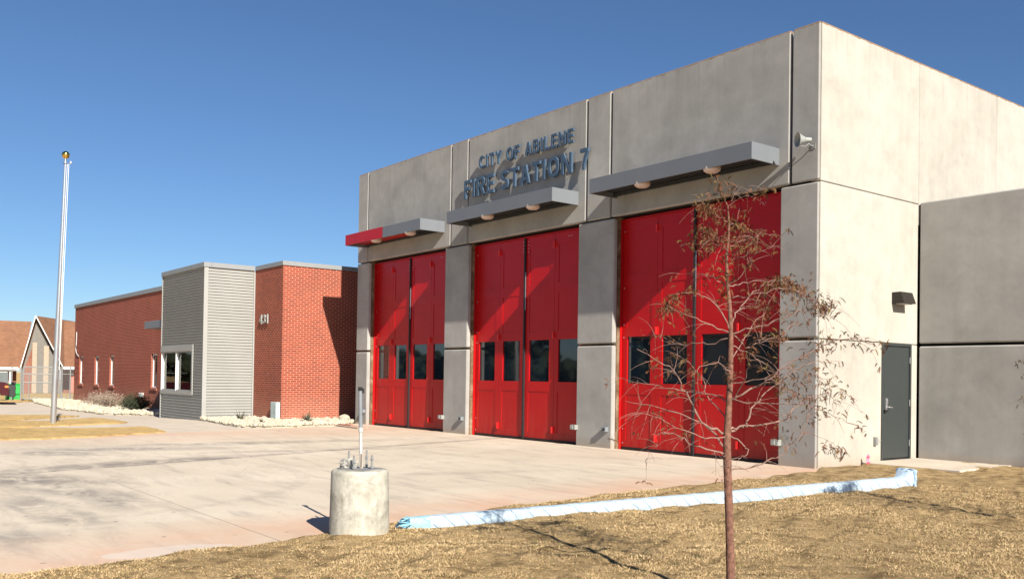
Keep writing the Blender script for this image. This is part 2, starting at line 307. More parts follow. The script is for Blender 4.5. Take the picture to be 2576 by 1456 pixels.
# ------------------------------------------------------------------ builders
class MB:
    def __init__(s): s.v = []; s.f = []; s.uv = []; s.mi = []; s.cur = 0
    def quad(s, a, b, c, d, uv=None):
        n = len(s.v); s.v += [tuple(a), tuple(b), tuple(c), tuple(d)]; s.f.append((n, n+1, n+2, n+3)); s.uv.append(uv or [(0, 0)]*4); s.mi.append(s.cur); return s
    def face(s, pts, uv=None):
        n = len(s.v); s.v += [tuple(p) for p in pts]; s.f.append(tuple(range(n, n+len(pts)))); s.uv.append(uv or [(0, 0)]*len(pts)); s.mi.append(s.cur); return s
    def box(s, x0, x1, y0, y1, z0, z1):
        n = len(s.v)
        s.v += [(x0, y0, z0), (x1, y0, z0), (x1, y1, z0), (x0, y1, z0), (x0, y0, z1), (x1, y0, z1), (x1, y1, z1), (x0, y1, z1)]
        for q in ((0, 3, 2, 1), (4, 5, 6, 7), (0, 1, 5, 4), (1, 2, 6, 5), (2, 3, 7, 6), (3, 0, 4, 7)):
            s.f.append(tuple(n+i for i in q))
            uv = []
            for i in q:
                p = s.v[n+i]
                uv.append((p[1], p[2]) if q in ((1, 2, 6, 5), (3, 0, 4, 7)) else (p[0], p[2]) if q in ((0, 1, 5, 4), (2, 3, 7, 6)) else (p[0], p[1]))
            s.uv.append(uv); s.mi.append(s.cur)
        return s
    def obox(s, c, ax, ay, az, hx, hy, hz):
        c = V(c); ax = V(ax).normalized(); ay = V(ay).normalized(); az = V(az).normalized(); n = len(s.v)
        for dz in (-1, 1):
            for dx, dy in ((-1, -1), (1, -1), (1, 1), (-1, 1)): s.v.append(tuple(c+ax*dx*hx+ay*dy*hy+az*dz*hz))
        for q in ((0, 3, 2, 1), (4, 5, 6, 7), (0, 1, 5, 4), (1, 2, 6, 5), (2, 3, 7, 6), (3, 0, 4, 7)):
            s.f.append(tuple(n+i for i in q)); s.uv.append([(0, 0)]*4); s.mi.append(s.cur)
        return s
    def tube(s, pts, rad, n=10, cap=True):
        pts = [V(p) for p in pts]
        if not hasattr(rad, '__len__'): rad = [rad]*len(pts)
        base = len(s.v); up = None; L = 0
        for i, p in enumerate(pts):
            d = (pts[min(i+1, len(pts)-1)]-pts[max(i-1, 0)]).normalized()
            if up is None: up = V((0, 0, 1)) if abs(d.z) < .9 else V((1, 0, 0))
            a = d.cross(up).normalized(); b = d.cross(a).normalized(); up = -b if False else up
            for k in range(n):
                t = 2*math.pi*k/n; s.v.append(tuple(p+(a*math.cos(t)+b*math.sin(t))*rad[i]))
        for i in range(len(pts)-1):
            for k in range(n):
                k2 = (k+1) % n
                s.f.append((base+i*n+k, base+i*n+k2, base+(i+1)*n+k2, base+(i+1)*n+k)); s.uv.append([(0, 0)]*4); s.mi.append(s.cur)
        if cap:
            s.f.append(tuple(base+k for k in range(n))); s.uv.append([(0, 0)]*n); s.mi.append(s.cur)
            o = base+(len(pts)-1)*n; s.f.append(tuple(o+k for k in reversed(range(n)))); s.uv.append([(0, 0)]*n); s.mi.append(s.cur)
        return s
    def lathe(s, c, axis, prof, n=24):
        c = V(c); d = V(axis).normalized(); a = d.cross(V((0, 0, 1)) if abs(d.z) < .9 else V((1, 0, 0))).normalized(); b = d.cross(a); base = len(s.v)
        for (h, r) in prof:
            for k in range(n):
                t = 2*math.pi*k/n; s.v.append(tuple(c+d*h+(a*math.cos(t)+b*math.sin(t))*max(r, 1e-4)))
        for i in range(len(prof)-1):
            for k in range(n):
                k2 = (k+1) % n; s.f.append((base+i*n+k, base+i*n+k2, base+(i+1)*n+k2, base+(i+1)*n+k)); s.uv.append([(0, 0)]*4); s.mi.append(s.cur)
        return s
    def build(s, name, mats, parent=None, bevel=0, smooth=False, fix=True, seg=1):
        o0 = V((0, 0, 0)); r = parent
        while r is not None: o0 = o0+r.location; r = r.parent
        me = bpy.data.meshes.new(name); me.from_pydata([tuple(V(p)-o0) for p in s.v], [], s.f)
        uvl = me.uv_layers.new(name="UVMap"); uvl.data.foreach_set("uv", [c for f in s.uv for p in f for c in p])
        for m in (mats if isinstance(mats, (list, tuple)) else [mats]): me.materials.append(m)
        me.polygons.foreach_set("material_index", s.mi)
        if fix:
            bm = bmesh.new(); bm.from_mesh(me); bmesh.ops.recalc_face_normals(bm, faces=bm.faces); bm.to_mesh(me); bm.free()
        if smooth: me.polygons.foreach_set("use_smooth", [True]*len(me.polygons))
        me.update()
        o = bpy.data.objects.new(name, me); COL.objects.link(o)
        if parent is not None: o.parent = parent
        if bevel:
            b = o.modifiers.new("bevel", 'BEVEL'); b.width = bevel; b.segments = seg; b.limit_method = 'ANGLE'; b.angle_limit = math.radians(40)
        if smooth:
            e = o.modifiers.new("split", 'EDGE_SPLIT'); e.split_angle = math.radians(38)
        return o
def empty(name, loc, label, cat, group=None):
    o = bpy.data.objects.new(name, None); COL.objects.link(o); o.location = loc; o.empty_display_size = .2
    return tag(o, label, cat, group)
def tag(o, label=None, cat=None, group=None, kind=None):
    if label: o['label'] = label
    if cat: o['category'] = cat
    if group: o['group'] = group
    if kind: o['kind'] = kind
    return o
def struct(o): o['kind'] = 'structure'; return o
def copy_tree(o, parent=None, shift=None):
    c = o.copy(); COL.objects.link(c); c.parent = parent
    if shift is not None: c.location = o.location+V(shift)
    for ch in list(o.children): copy_tree(ch, c)
    return c
def grid_face(mb, face, plane, u0, u1, z0, z1, rects):
    """face '-y': wall looking to -Y at y=plane, u = x.  face '+x': wall looking to +X at x=plane, u = y.  rects: (ua,ub,za,zb,depth,open)"""
    us = sorted({u0, u1, *[r[0] for r in rects], *[r[1] for r in rects]}); zs = sorted({z0, z1, *[r[2] for r in rects], *[r[3] for r in rects]})
    us = [u for u in us if u0 <= u <= u1]; zs = [z for z in zs if z0 <= z <= z1]
    sg = 1 if face == '-y' else -1
    def pt(u, z, d): return (u, plane+d, z) if face == '-y' else (plane-d, u, z)
    D = {}
    def dep(i, j):
        if i < 0 or j < 0 or i >= len(us)-1 or j >= len(zs)-1: return None
        cu = (us[i]+us[i+1])/2; cz = (zs[j]+zs[j+1])/2
        for r in rects:
            if r[0] < cu < r[1] and r[2] < cz < r[3]: return (r[4], r[5])
        return (0, False)
    for i in range(len(us)-1):
        for j in range(len(zs)-1):
            d, op = dep(i, j)
            if not op:
                q = [(us[i], zs[j]), (us[i+1], zs[j]), (us[i+1], zs[j+1]), (us[i], zs[j+1])]
                mb.face([pt(a, b, d) for a, b in q], q)
            for di, dj in ((1, 0), (0, 1)):
                o = dep(i+di, j+dj)
                if o is None: continue
                if abs(o[0]-d) > 1e-6:
                    if di: e = [(us[i+1], zs[j]), (us[i+1], zs[j+1])]
                    else: e = [(us[i], zs[j+1]), (us[i+1], zs[j+1])]
                    a, b = e; uvo = abs(o[0]-d)
                    if di: uv = [(a[0], a[1]), (b[0], b[1]), (b[0]+uvo, b[1]), (a[0]+uvo, a[1])]
                    else: uv = [(a[0], a[1]), (b[0], b[1]), (b[0], b[1]+uvo), (a[0], a[1]+uvo)]
                    mb.face([pt(*a, d), pt(*b, d), pt(*b, o[0]), pt(*a, o[0])], uv)
    return mb

# ------------------------------------------------------------------ terrain helpers
def ss(t): t = np.clip(t, 0, 1); return t*t*(3-2*t)
def gz(x, y=0): return -.2*ss((-17-x)/13)-.45*ss((-50-x)/45)
def poly_sheet(name, pts, dz, mat, thick=0, sub=.5, rough=0):
    bm = bmesh.new()
    vs = [bm.verts.new((p[0], p[1], 0)) for p in pts]; f = bm.faces.new(vs); bmesh.ops.triangulate(bm, faces=[f])
    if sub:
        for _ in range(4):
            lg = [e for e in bm.edges if e.calc_length() > sub*1.5]
            if not lg: break
            bmesh.ops.subdivide_edges(bm, edges=lg, cuts=1); bmesh.ops.triangulate(bm, faces=bm.faces)
    for v in bm.verts:
        v.co.z = float(gz(v.co.x))+dz+(random.uniform(-rough, rough) if not v.is_boundary else 0)
    if thick:
        ed = [e for e in bm.edges if e.is_boundary]
        r = bmesh.ops.extrude_edge_only(bm, edges=ed)
        for v in r['geom']:
            if isinstance(v, bmesh.types.BMVert): v.co.z -= thick
    bmesh.ops.recalc_face_normals(bm, faces=bm.faces)
    for f in bm.faces:
        if abs(f.normal.z) > .5 and f.normal.z < 0: f.normal_flip()
    me = bpy.data.meshes.new(name); bm.to_mesh(me); bm.free(); me.materials.append(mat)
    o = bpy.data.objects.new(name, me); COL.objects.link(o); return o

# ground sheet to the horizon
mb = MB()
xs = [-1500, -600, -300, -200, -150, -120]+list(range(-100, 41, 4))+[80, 200, 600, 1500]
ys = [-1500, -600, -300, -150, -80, -40, -20, 0, 20, 40, 80, 150, 300, 600, 1500]
for i in range(len(xs)-1):
    for j in range(len(ys)-1):
        mb.quad(*[(x, y, float(gz(x))-.06) for x, y in ((xs[i], ys[j]), (xs[i+1], ys[j]), (xs[i+1], ys[j+1]), (xs[i], ys[j+1]))])
struct(mb.build("ground", M['turf']))

# lawn edge: x of the grass boundary as a function of y
EY = np.array([-60, -30, -12.53, -11.85, -11.07, -10.25, -8.84, -7.45, -5.78, -4.19, -2.08, -.34, .01]); EX = np.array([5.5, 3.4, 1.87, 1.81, 1.71, 1.58, 1.19, .87, .77, .64, .35, .21, .02])
def edge_x(y): return np.interp(y, EY, EX)
def lawn_h(x, y):
    d = x-edge_x(y)
    h = .012+.03*ss(d/.5)+.012*np.sin(x*2.1+y*1.3)+.010*np.sin(x*5.3-y*3.7+1)+.007*np.sin(x*11+y*9)+.006*np.sin(x*17-y*13)
    h = h*ss(d/.12+.25)
    h -= .03*np.exp(-((x-1.0)**2+(y-.6)**2)/.5)*0
    return h
# driveway slab
pts = [(-16.2, .06), (0.0, .06), (.23, -.3)]
for y in (-2, -4.2, -5.8, -7.4, -8.8, -10.2, -11.1, -11.9, -12.6, -30, -60): pts.append((float(edge_x(y))+.25, y))
pts += [(-12.1, -60), (-12.1, -30), (-12.0, -12.34), (-12.53, -10.24), (-12.49, -9.49), (-12.79, -8.35), (-13.38, -7.33), (-13.85, -6.46), (-14.6, -4.07), (-14.72, -3.47), (-14.94, -2.59), (-15.18, -1.87), (-15.1, -1.31)]
struct(poly_sheet("driveway", pts, 0.0, M['drive'], .12, sub=0))
# path slabs between the turf strips and in front of the offices
pts = [(-15.0, -1.35), (-14.94, -2.59), (-14.72, -3.47), (-14.6, -4.07), (-13.85, -6.46), (-12.53, -10.24), (-12.0, -12.34), (-12.1, -30), (-46, -30), (-46, -3.6), (-46, -1.35), (-24.4, -1.35), (-20, -1.65), (-17.9, -1.65), (-16.2, -1.3)]
struct(poly_sheet("path", pts, -.008, M['walk'], .1, sub=2))
A = [(-11.96, -12.34), (-12.53, -10.24), (-12.49, -9.49), (-12.79, -8.35), (-13.38, -7.33), (-13.85, -6.46), (-15.32, -6.25), (-16.31, -6.19), (-16.11, -6.89), (-16.05, -7.56), (-16.2, -8.13), (-16.5, -8.81), (-16.8, -9.43), (-17.16, -10.09), (-18.12, -11.94), (-18.5, -25), (-12.1, -25)]
B = [(-19.06, -11.88), (-17.54, -10.03), (-17.1, -9.35), (-17.72, -8.22), (-17.9, -7.72), (-18.59, -6.22), (-19.18, -5.88), (-22.54, -5.58), (-24.23, -5.57), (-22.47, -6.86), (-21.15, -7.44), (-21.71, -8.77), (-22.46, -11.67), (-23, -25), (-19.3, -25)]
Cc = [(-22.76, -11.65), (-22.62, -8.63), (-25.71, -6.16), (-27.06, -5.38), (-28.04, -5.57), (-28.68, -6.34), (-29.4, -7.55), (-30.54, -11.15), (-32, -25), (-23.5, -25)]
Dd = [(-39.5, -7.5), (-43.11, -5.27), (-46.4, -3.38), (-49.18, -2.78), (-49.82, -3.19), (-48.19, -4.56), (-46.95, -5.78), (-47, -12), (-40, -12)]
def rough_poly(P):
    out = []
    for i in range(len(P)):
        a = V(P[i]); b = V(P[(i+1) % len(P)]); n = max(1, int((b-a).length/.25)) if (b-a).length < 8 else 4
        for k in range(n):
            p = a.lerp(b, k/n); out.append((p.x+random.uniform(-.05, .05), p.y+random.uniform(-.05, .05)))
    return out
for i, P in enumerate((A, B, Cc, Dd)): struct(poly_sheet("lawn_strip", rough_poly(P), .03, M['turf'], .08, sub=.4, rough=.012))
# near lawn
nx, ny = 170, 330
yy = np.concatenate([np.linspace(-60, -14, 30), np.linspace(-13.9, 3.2, ny)]); tt = np.concatenate([np.linspace(0, .3, 70), np.linspace(.31, 1, 60)])
vs = []; fs = []
for j, y in enumerate(yy):
    ex = edge_x(y)+rng.normal(0, .014)
    for i, t in enumerate(tt):
        x = ex+(14+.0-ex)*t; h = lawn_h(x, y)+rng.normal(0, .0035)*min(1, t*40)
        vs.append((x, y, h if t > 0 else -.03))
n1 = len(tt)
for j in range(len(yy)-1):
    for i in range(n1-1):
        a = j*n1+i; fs.append((a, a+1, a+1+n1, a+n1))
LAWNV = np.array(vs); me = bpy.data.meshes.new("lawn"); me.from_pydata(vs, [], fs); me.materials.append(M['soil']); me.polygons.foreach_set("use_smooth", [True]*len(fs))
o = bpy.data.objects.new("lawn", me); COL.objects.link(o); struct(o)
LAWNME = me
# far lawn to the right
mb = MB(); mb.quad((13.9, -60, .02), (60, -60, .02), (60, 3.2, .02), (13.9, 3.2, .02)); struct(mb.build("lawn", M['soil']))
# stoop
mb = MB(); mb.box(.005, 1.75, 1.42, 3.255, -.1, .055); struct(mb.build("door_stoop", M['walk'], bevel=.01))

# grass blades
def seam(x, y):
    a = x*.93+y*.36; b = -x*.36+y*.93
    s1 = np.abs(((a+.05*np.sin(b*3))/.61) % 1-.5) > .465
    s2 = np.abs(((b+np.floor(a/.61)*.9)/1.9) % 1-.5) > .488
    return s1 | s2
def hnoise(x, y):
    r = 0
    for k, (fx, fy, p) in enumerate(((1.3, 2.1, 0), (3.7, -2.9, 1), (7.1, 6.3, 2), (-13, 11, 3), (19, 23, 4.)) ): r = r+np.sin(x*fx+y*fy+p+np.sin(x*fy*.7-y*fx*.6))*(.5**(k*.6))
    return r
def dash(x, y):
    u = x*.94+y*.34+.12*np.sin(y*1.7)+.05*np.sin(x*5); v = -x*.34+y*.94
    a = np.sin(u*21+1.5*np.sin(v*2.3))+.9*np.sin(v*8.1+2*np.sin(u*3.3))+.8*np.sin(u*6.1-v*13.7)+.9*np.sin(x*17+y*23)*np.sin(y*19-x*7)
    return a > 2.25
NB = 560000
d = .9+rng.random(NB*2)**1.35*13.5; an = math.atan2(F.y, F.x)+(rng.random(NB*2)-.5)*math.radians(74)
gx = 9.24+d*np.cos(an); gy = -13.73+d*np.sin(an)
ok = (gx > edge_x(gy)+.02) & (gy < 3.2) & ~((gx < 1.78) & (gy > 1.4)) & ~((gx < .02) & (gy > -.02)) & (((gx-1.67)**2+(gy+9.58)**2) > .27**2)
hn = hnoise(gx, gy); sm = seam(gx, gy)
ok &= (rng.random(NB*2) < np.where(sm | dash(gx, gy), .16, np.clip(.80+.22*hn, .2, 1)))
ok &= rng.random(NB*2) < np.clip((gx-edge_x(gy))/.12+.25, 0, 1)
lx, ly = LAWNV[:, 0], LAWNV[:, 1]; dk = (seam(lx, ly) | dash(lx, ly)).astype(float); cc_ = np.stack([dk, dk, dk, np.ones_like(dk)], 1)
ca = LAWNME.color_attributes.new('bare', 'FLOAT_COLOR', 'POINT'); ca.data.foreach_set('color', cc_.ravel())
gx, gy, hn, d = gx[ok][:NB], gy[ok][:NB], hn[ok][:NB], d[ok][:NB]; n = len(gx)
h = (.006+.009*rng.random(n))*(1+.35*np.clip(hn, -1, 1)); h *= np.where(rng.random(n) < .06, 1.9, 1)
wd = (.0016+.0016*rng.random(n))*(1+d*.10)
th = rng.random(n)*2*np.pi; le = rng.normal(0, 1.0, n)*h*1.1; le2 = rng.normal(0, 1.0, n)*h*1.1
gz0 = lawn_h(gx, gy)-.004
P0 = np.stack([gx-np.cos(th)*wd, gy-np.sin(th)*wd, gz0], 1); P1 = np.stack([gx+np.cos(th)*wd, gy+np.sin(th)*wd, gz0], 1)
P2 = np.stack([gx+le+.25*h, gy+le2, gz0+h+.004], 1)
vv = np.stack([P0, P1, P2], 1).reshape(-1, 3)
me = bpy.data.meshes.new("grass"); me.vertices.add(3*n); me.vertices.foreach_set("co", vv.ravel()); me.loops.add(3*n); me.loops.foreach_set("vertex_index", np.arange(3*n, dtype=np.int32))
me.polygons.add(n); me.polygons.foreach_set("loop_start", np.arange(0, 3*n, 3, dtype=np.int32)); me.polygons.foreach_set("loop_total", np.full(n, 3, dtype=np.int32))
me.update(calc_edges=True)
t1 = np.clip(.52+.20*hn+rng.normal(0, .15, n), 0, 1)[:, None]
c = np.array([.30, .205, .10])*(1-t1)+np.array([.54, .395, .22])*t1
c = np.where((seam(gx, gy) | dash(gx, gy))[:, None], c*.68, c); c = np.where(rng.random((n, 1)) < .10, np.array([.17, .16, .055]), c); c = np.where(rng.random((n, 1)) < .05, np.array([.60, .47, .28]), c)
ca = me.color_attributes.new("col", 'FLOAT_COLOR', 'POINT'); ca.data.foreach_set("color", np.repeat(np.concatenate([c, np.ones((n, 1))], 1), 3, axis=0).ravel())
me.materials.append(M['grass']); o = bpy.data.objects.new("grass", me); COL.objects.link(o)
tag(o, 'short dry tan grass blades covering the near lawn', 'grass', kind='stuff')

# ------------------------------------------------------------------ FIRE STATION
H, h1, h2, XL, Y1, Y2 = 7.616, 4.89, 2.203, -16.205, 3.262, 6.417
PX = [(-16.205, -15.501), (-11.367, -10.298), (-6.082, -4.951), (-.775, 0)]
JT = [-16.205, -15.594, -11.130, -10.357, -5.838, -5.078, -.573, 0]
fs_ = empty("fire_station", (-8, 0, 0), 'tall grey concrete fire station with three red bay doors and sunlit side wall', 'fire station')
G = .019
def panel(x0, x1, y0, y1, z0, z1, mat='conc', bev=.024): return MB().box(x0, x1, y0, y1, z0, z1).build("wall_panel", M[mat], fs_, bevel=bev)
for a, b in zip(JT[:-1], JT[1:]):
    e0 = a+(G if a != JT[0] else 0); e1 = b-(G if b != 0 else 0)
    panel(e0, e1, 0, (.12 if b != 0 else .05), h1+.018, H)
for k, (a, b) in enumerate(PX):
    for z0, z1 in ((0-.3, h2-.026), (h2+.024, h1-.018)):
        panel(a, b, 0, (.12 if b != 0 else .05), z0, z1)
# the mass behind: piers with raw edge, header, side walls
core = MB(); core.box(XL+.02, -.21, .60, 24, -.3, H-.55); core.box(XL+.02, -.21, .125, .59, h1+.02, H-.15)
core.build("roof", M['dark'], fs_)
for (a, b) in PX: MB().box(a+.02 if a == XL else a+.004, b-.004 if b != 0 else -.22, .123, .585, -.3, h1+.015).build("pier_core", M['rust'], fs_)
# white painted inner edges of the openings are the panels' own returns; head edge
# side wall, facing +X
def sidep(y0, y1, z0, z1): return panel(-.2, 0, y0, y1, z0, z1, 'conc_sunlit', .010)
ds, de = 2.017, 3.037
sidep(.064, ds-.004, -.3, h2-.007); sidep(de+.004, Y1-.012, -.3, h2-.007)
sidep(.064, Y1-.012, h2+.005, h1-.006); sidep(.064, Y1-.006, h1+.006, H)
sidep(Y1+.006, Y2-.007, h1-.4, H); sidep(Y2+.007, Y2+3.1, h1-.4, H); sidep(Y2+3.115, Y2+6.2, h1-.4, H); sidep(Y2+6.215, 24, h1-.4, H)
# left end wall
panel(XL, XL+.2, .135, 24, -.3, H, 'conc', .01)
# low wing to the right
def wing(x0, x1, z0, z1): return panel(x0, x1, Y1, Y1+.2, z0, z1, 'conc', .024)
for x0, x1 in ((.022, 9.3), (9.32, 18)):
    wing(x0, x1, -.3, h2-.028); wing(x0, x1, h2+.024, h1+.03)
MB().box(.01, 18, Y1+.21, 24, -.3, h1-.2).build("wing_roof", M['dark'], fs_)

# canopies
def canopy(x0, x1, zt, red=None):
    zb = zt-.30; D = -.775
    o = MB(); o.box(x0, x1, D, D+.03, zb, zt); o.box(x0, x0+.03, D+.032, -.002, zb, zt); o.box(x1-.03, x1, D+.032, -.002, zb, zt)
    o.box(x0+.032, x1-.032, D+.032, -.004, zt-.05, zt-.012)
    c = o.build("canopy", M['fascia'], fs_, bevel=.003)
    s = MB()
    n = int((x1-x0)/.11)
    for i in range(n): 
        xx = x0+.05+(x1-x0-.1)*i/n; s.box(xx, xx+.07, D+.05, -.03, zb+.10, zb+.115)
    s.box(x0+.034, x1-.034, D+.06, D+.10, zb+.02, zb+.09); s.box(x0+.034, x1-.034, -.12, -.08, zb+.02, zb+.09)
    s.build("soffit", M['soffit'], c)
    for i in range(5):
        xx = x0+.35+(x1-x0-.7)*i/4
        MB().lathe((xx, -.10, zb+.02), (0, 0, -1), [(0, .02), (.02, .02), (.022, 0)], 10).build("bolt", M['galv'], c)
    return c, zb
def dome(x, y, z, par):
    MB().lathe((x, y, z+.05), (0, 0, -1), [(0, .05), (.001, .155), (.05, .158), (.075, .145), (.105, .10), (.108, 0)], 28).build("lamp", M['lamp'], par, smooth=True)
c3, zb = canopy(-4.90, -.80, 5.575); 
for x in (-3.54, -1.80): dome(x, -.62, zb, c3)
MB().tube([(-3.4, -.62, zb+.07), (-1.9, -.62, zb+.07)], .012, 6).build("conduit", M['galv'], c3)
c2, zb = canopy(-10.17, -6.085, 5.60)
for x in (-8.65, -6.93): dome(x, -.62, zb, c2)
MB().tube([(-8.5, -.62, zb+.07), (-7.0, -.62, zb+.07)], .012, 6).build("conduit", M['galv'], c2)
c1, zb = canopy(-15.53, -11.41, 5.605)
for x in (-13.97, -12.14): dome(x, -.62, zb, c1)
MB().tube([(-13.8, -.62, zb+.07), (-12.3, -.62, zb+.07)], .012, 6).build("conduit", M['galv'], c1)
# red protective film still on the left part of the left canopy
rf = MB(); zt = 5.605; x0, x1 = -15.536, -13.36; D = -.779
top = [(x1+.02*math.sin(i*2.3), zt-.30*i/6) for i in range(7)]
rf.face([(x0, D, zb-.003), (x0, D, zt+.003)]+[(a, D, z+(.003 if i == 0 else -.003 if i == 6 else 0)) for i, (a, z) in enumerate(top)])
rf.quad((x0, D, zb-.003), (x0, -.01, zb-.003), (x0, -.01, zt+.003), (x0, D, zt+.003))
rf.box(x0+.04, x1+.5, -.745, -.03, zb+.088, zb+.098)
rf.build("red_film", M['red'], c1, fix=True)

# bay doors
def bolt(par, x, z, y, r=.014): MB().lathe((x, y, z), (0, -1, 0), [(0, r), (.008, r), (.012, r*.6), (.0125, 0)], 8).build("bolt", M['steel'], par)
def bay_door(a, b, nth):
    Yd = .262
    fr = MB(); fr.box(a+.0, a+.018, .205, .262, -.02, h1-.04); fr.box(b-.018, b, .205, .262, -.02, h1-.04); fr.box(a+.019, b-.019, .225, .262, h1-.06, h1-.04)
    fr.box(a+.0, b, .3, .33, -.02, h1)
    door = fr.build("bay_door", M['red'], fs_)
    mid = (a+b)/2-.06
    MB().box(mid-.022, mid+.022, Yd-.045, Yd+.03, .0, 4.83).build("centre_seal", M['rubber'], door)
    MB().box(a+.06, b-.06, Yd-.012, Yd+.03, -.01, .045).build("bottom_seal", M['rubber'], door)
    MB().tube([(mid+.035, Yd-.03, 3.1), (mid+.035, Yd-.03, 4.0)], .008, 6).build("pull_rod", M['steel'], door)
    for s0, s1 in ((a+.024, mid-.024), (mid+.024, b-.024)):
        m_ = (s0+s1)/2; g = .0035
        for q0, q1, first in ((s0, m_-g, 1), (m_+g, s1, 0)):
            w_ = q1-q0
            if first: u0, u1 = q0+.15, q1-.17
            else: u0, u1 = q0+.15, q1-.17
            rects = [(u0, u1, 1.385, 2.365, .035, True), (u0-.02, u1+.02, .19, 1.15, .010, False), (u0-.02, u1+.02, 2.56, 3.46, .010, False), (u0-.02, u1+.02, 3.68, 4.58, .010, False)]
            lf = MB(); grid_face(lf, '-y', Yd, q0, q1, .035, 4.825, rects)
            lf.quad((q0, Yd, .035), (q0, Yd+.045, .035), (q0, Yd+.045, 4.825), (q0, Yd, 4.825)); lf.quad((q1, Yd, .035), (q1, Yd+.045, .035), (q1, Yd+.045, 4.825), (q1, Yd, 4.825))
            leaf = lf.build("door_leaf", M['red'], door, fix=False)
            MB().box(u0+.001, u1-.001, Yd+.028, Yd+.034, 1.386, 2.364).build("window_pane", M['glass'], door)
        for z in (.27, 2.47, 4.58):
            hg = MB(); hg.box(m_-.055, m_-.012, Yd-.006, Yd, z-.085, z+.085); hg.box(m_+.012, m_+.055, Yd-.006, Yd, z-.085, z+.085); hg.box(m_-.024, m_+.024, Yd-.05, Yd-.0062, z-.075, z+.075)
            hg.build("hinge", M['redbright'], door, bevel=.004)
    bl = door
    for z in (.12, .42, 2.35, 2.62, 3.4, 4.6): bolt(bl, a+.07, z, Yd)
    for dx in (.3, .36, .42): bolt(bl, b-dx-.2, 4.72, Yd, .01)
    for z in (4.50, 4.58, 4.66, 4.74):
        bolt(bl, mid-.10, z, Yd, .01); bolt(bl, mid+.10, z, Yd, .01)
    return door
for k in range(3): bay_door(PX[k][1], PX[k+1][0], k)

# personnel door in the side wall
pd = MB(); fw = .05
pd.box(-.12, .012, ds, ds+fw, -.03, h2); pd.box(-.12, .012, de-fw, de, -.03, h2); pd.box(-.12, .012, ds+fw+.001, de-fw-.001, h2-fw, h2)
door = pd.build("side_door", M['door'], fs_, bevel=.003)
MB().box(-.055, -.012, ds+fw+.004, de-fw-.004, .085, h2-fw-.004).build("door_leaf", M['door'], door, bevel=.002)
MB().box(-.055, -.03, ds+fw+.004, de-fw-.004, .05, .083).build("threshold", M['black'], door)
hd = MB(); hd.box(-.0115, .03, ds+.10, ds+.165, .98, 1.19); hd.box(.0302, .045, ds+.115, ds+.15, 1.09, 1.17)
hd.tube([(.03, ds+.13, 1.03), (.075, ds+.13, 1.03), (.08, ds+.24, 1.02)], .012, 8)
hd.build("handle", M['steel'], door, bevel=.003)
MB().box(-.0116, .02, ds+.09, ds+.175, .93, .975).build("keypad_guard", M['black'], door)
for z in (.35, 1.1, 1.9): MB().tube([(.004, de-fw-.002, z-.06), (.004, de-fw-.002, z+.06)], .011, 8).build("hinge", M['galv'], door)

# ------------------------------------------------------------------ lettering
# strokes per glyph on a 0..1 wide, 0..1 high cell; every letter is built from thick bars / arcs, cut out as one slab
def arc(cx, cy, rx, ry, a0, a1, n=14): return [(cx+rx*math.cos(math.radians(a0+(a1-a0)*i/n)), cy+ry*math.sin(math.radians(a0+(a1-a0)*i/n))) for i in range(n+1)]
def stroke(mb, pts, wd_, ox, oz, s, y0, y1, mir, closed=False):
    wd = wd_*BOLD; P = [V((p[0]*s+ox, p[1]*s+oz)) for p in pts]; n = len(P); L = []; Rr = []
    for i in range(n):
        if closed: a = P[(i-1) % n]; b = P[(i+1) % n]; d1 = (P[i]-a).normalized(); d2 = (b-P[i]).normalized()
        else:
            d1 = (P[i]-P[i-1]).normalized() if i else (P[1]-P[0]).normalized(); d2 = (P[i+1]-P[i]).normalized() if i < n-1 else d1
        t = (d1+d2); t = t.normalized() if t.length > 1e-4 else d1
        nn = V((-t.y, t.x)); k = 1/max(.35, nn.dot(V((-d1.y, d1.x))))
        L.append(P[i]+nn*wd/2*k); Rr.append(P[i]-nn*wd/2*k)
    m_ = n if closed else n-1
    for i in range(m_):
        j = (i+1) % n; q = [L[i], L[j], Rr[j], Rr[i]]
        f = [(p.x, y0, p.y) for p in q]; b = [(p.x, y1, p.y) for p in q]
        mb.quad(*f[::-1]); mb.quad(*b)
        mb.quad(f[0], f[1], b[1], b[0]); mb.quad(f[3], f[2], b[2], b[3])
        if not closed and i == 0: mb.quad(f[0], f[3], b[3], b[0])
        if not closed and i == m_-1: mb.quad(f[1], f[2], b[2], b[1])
T = .155; t2 = T/2; BOLD = 1.13
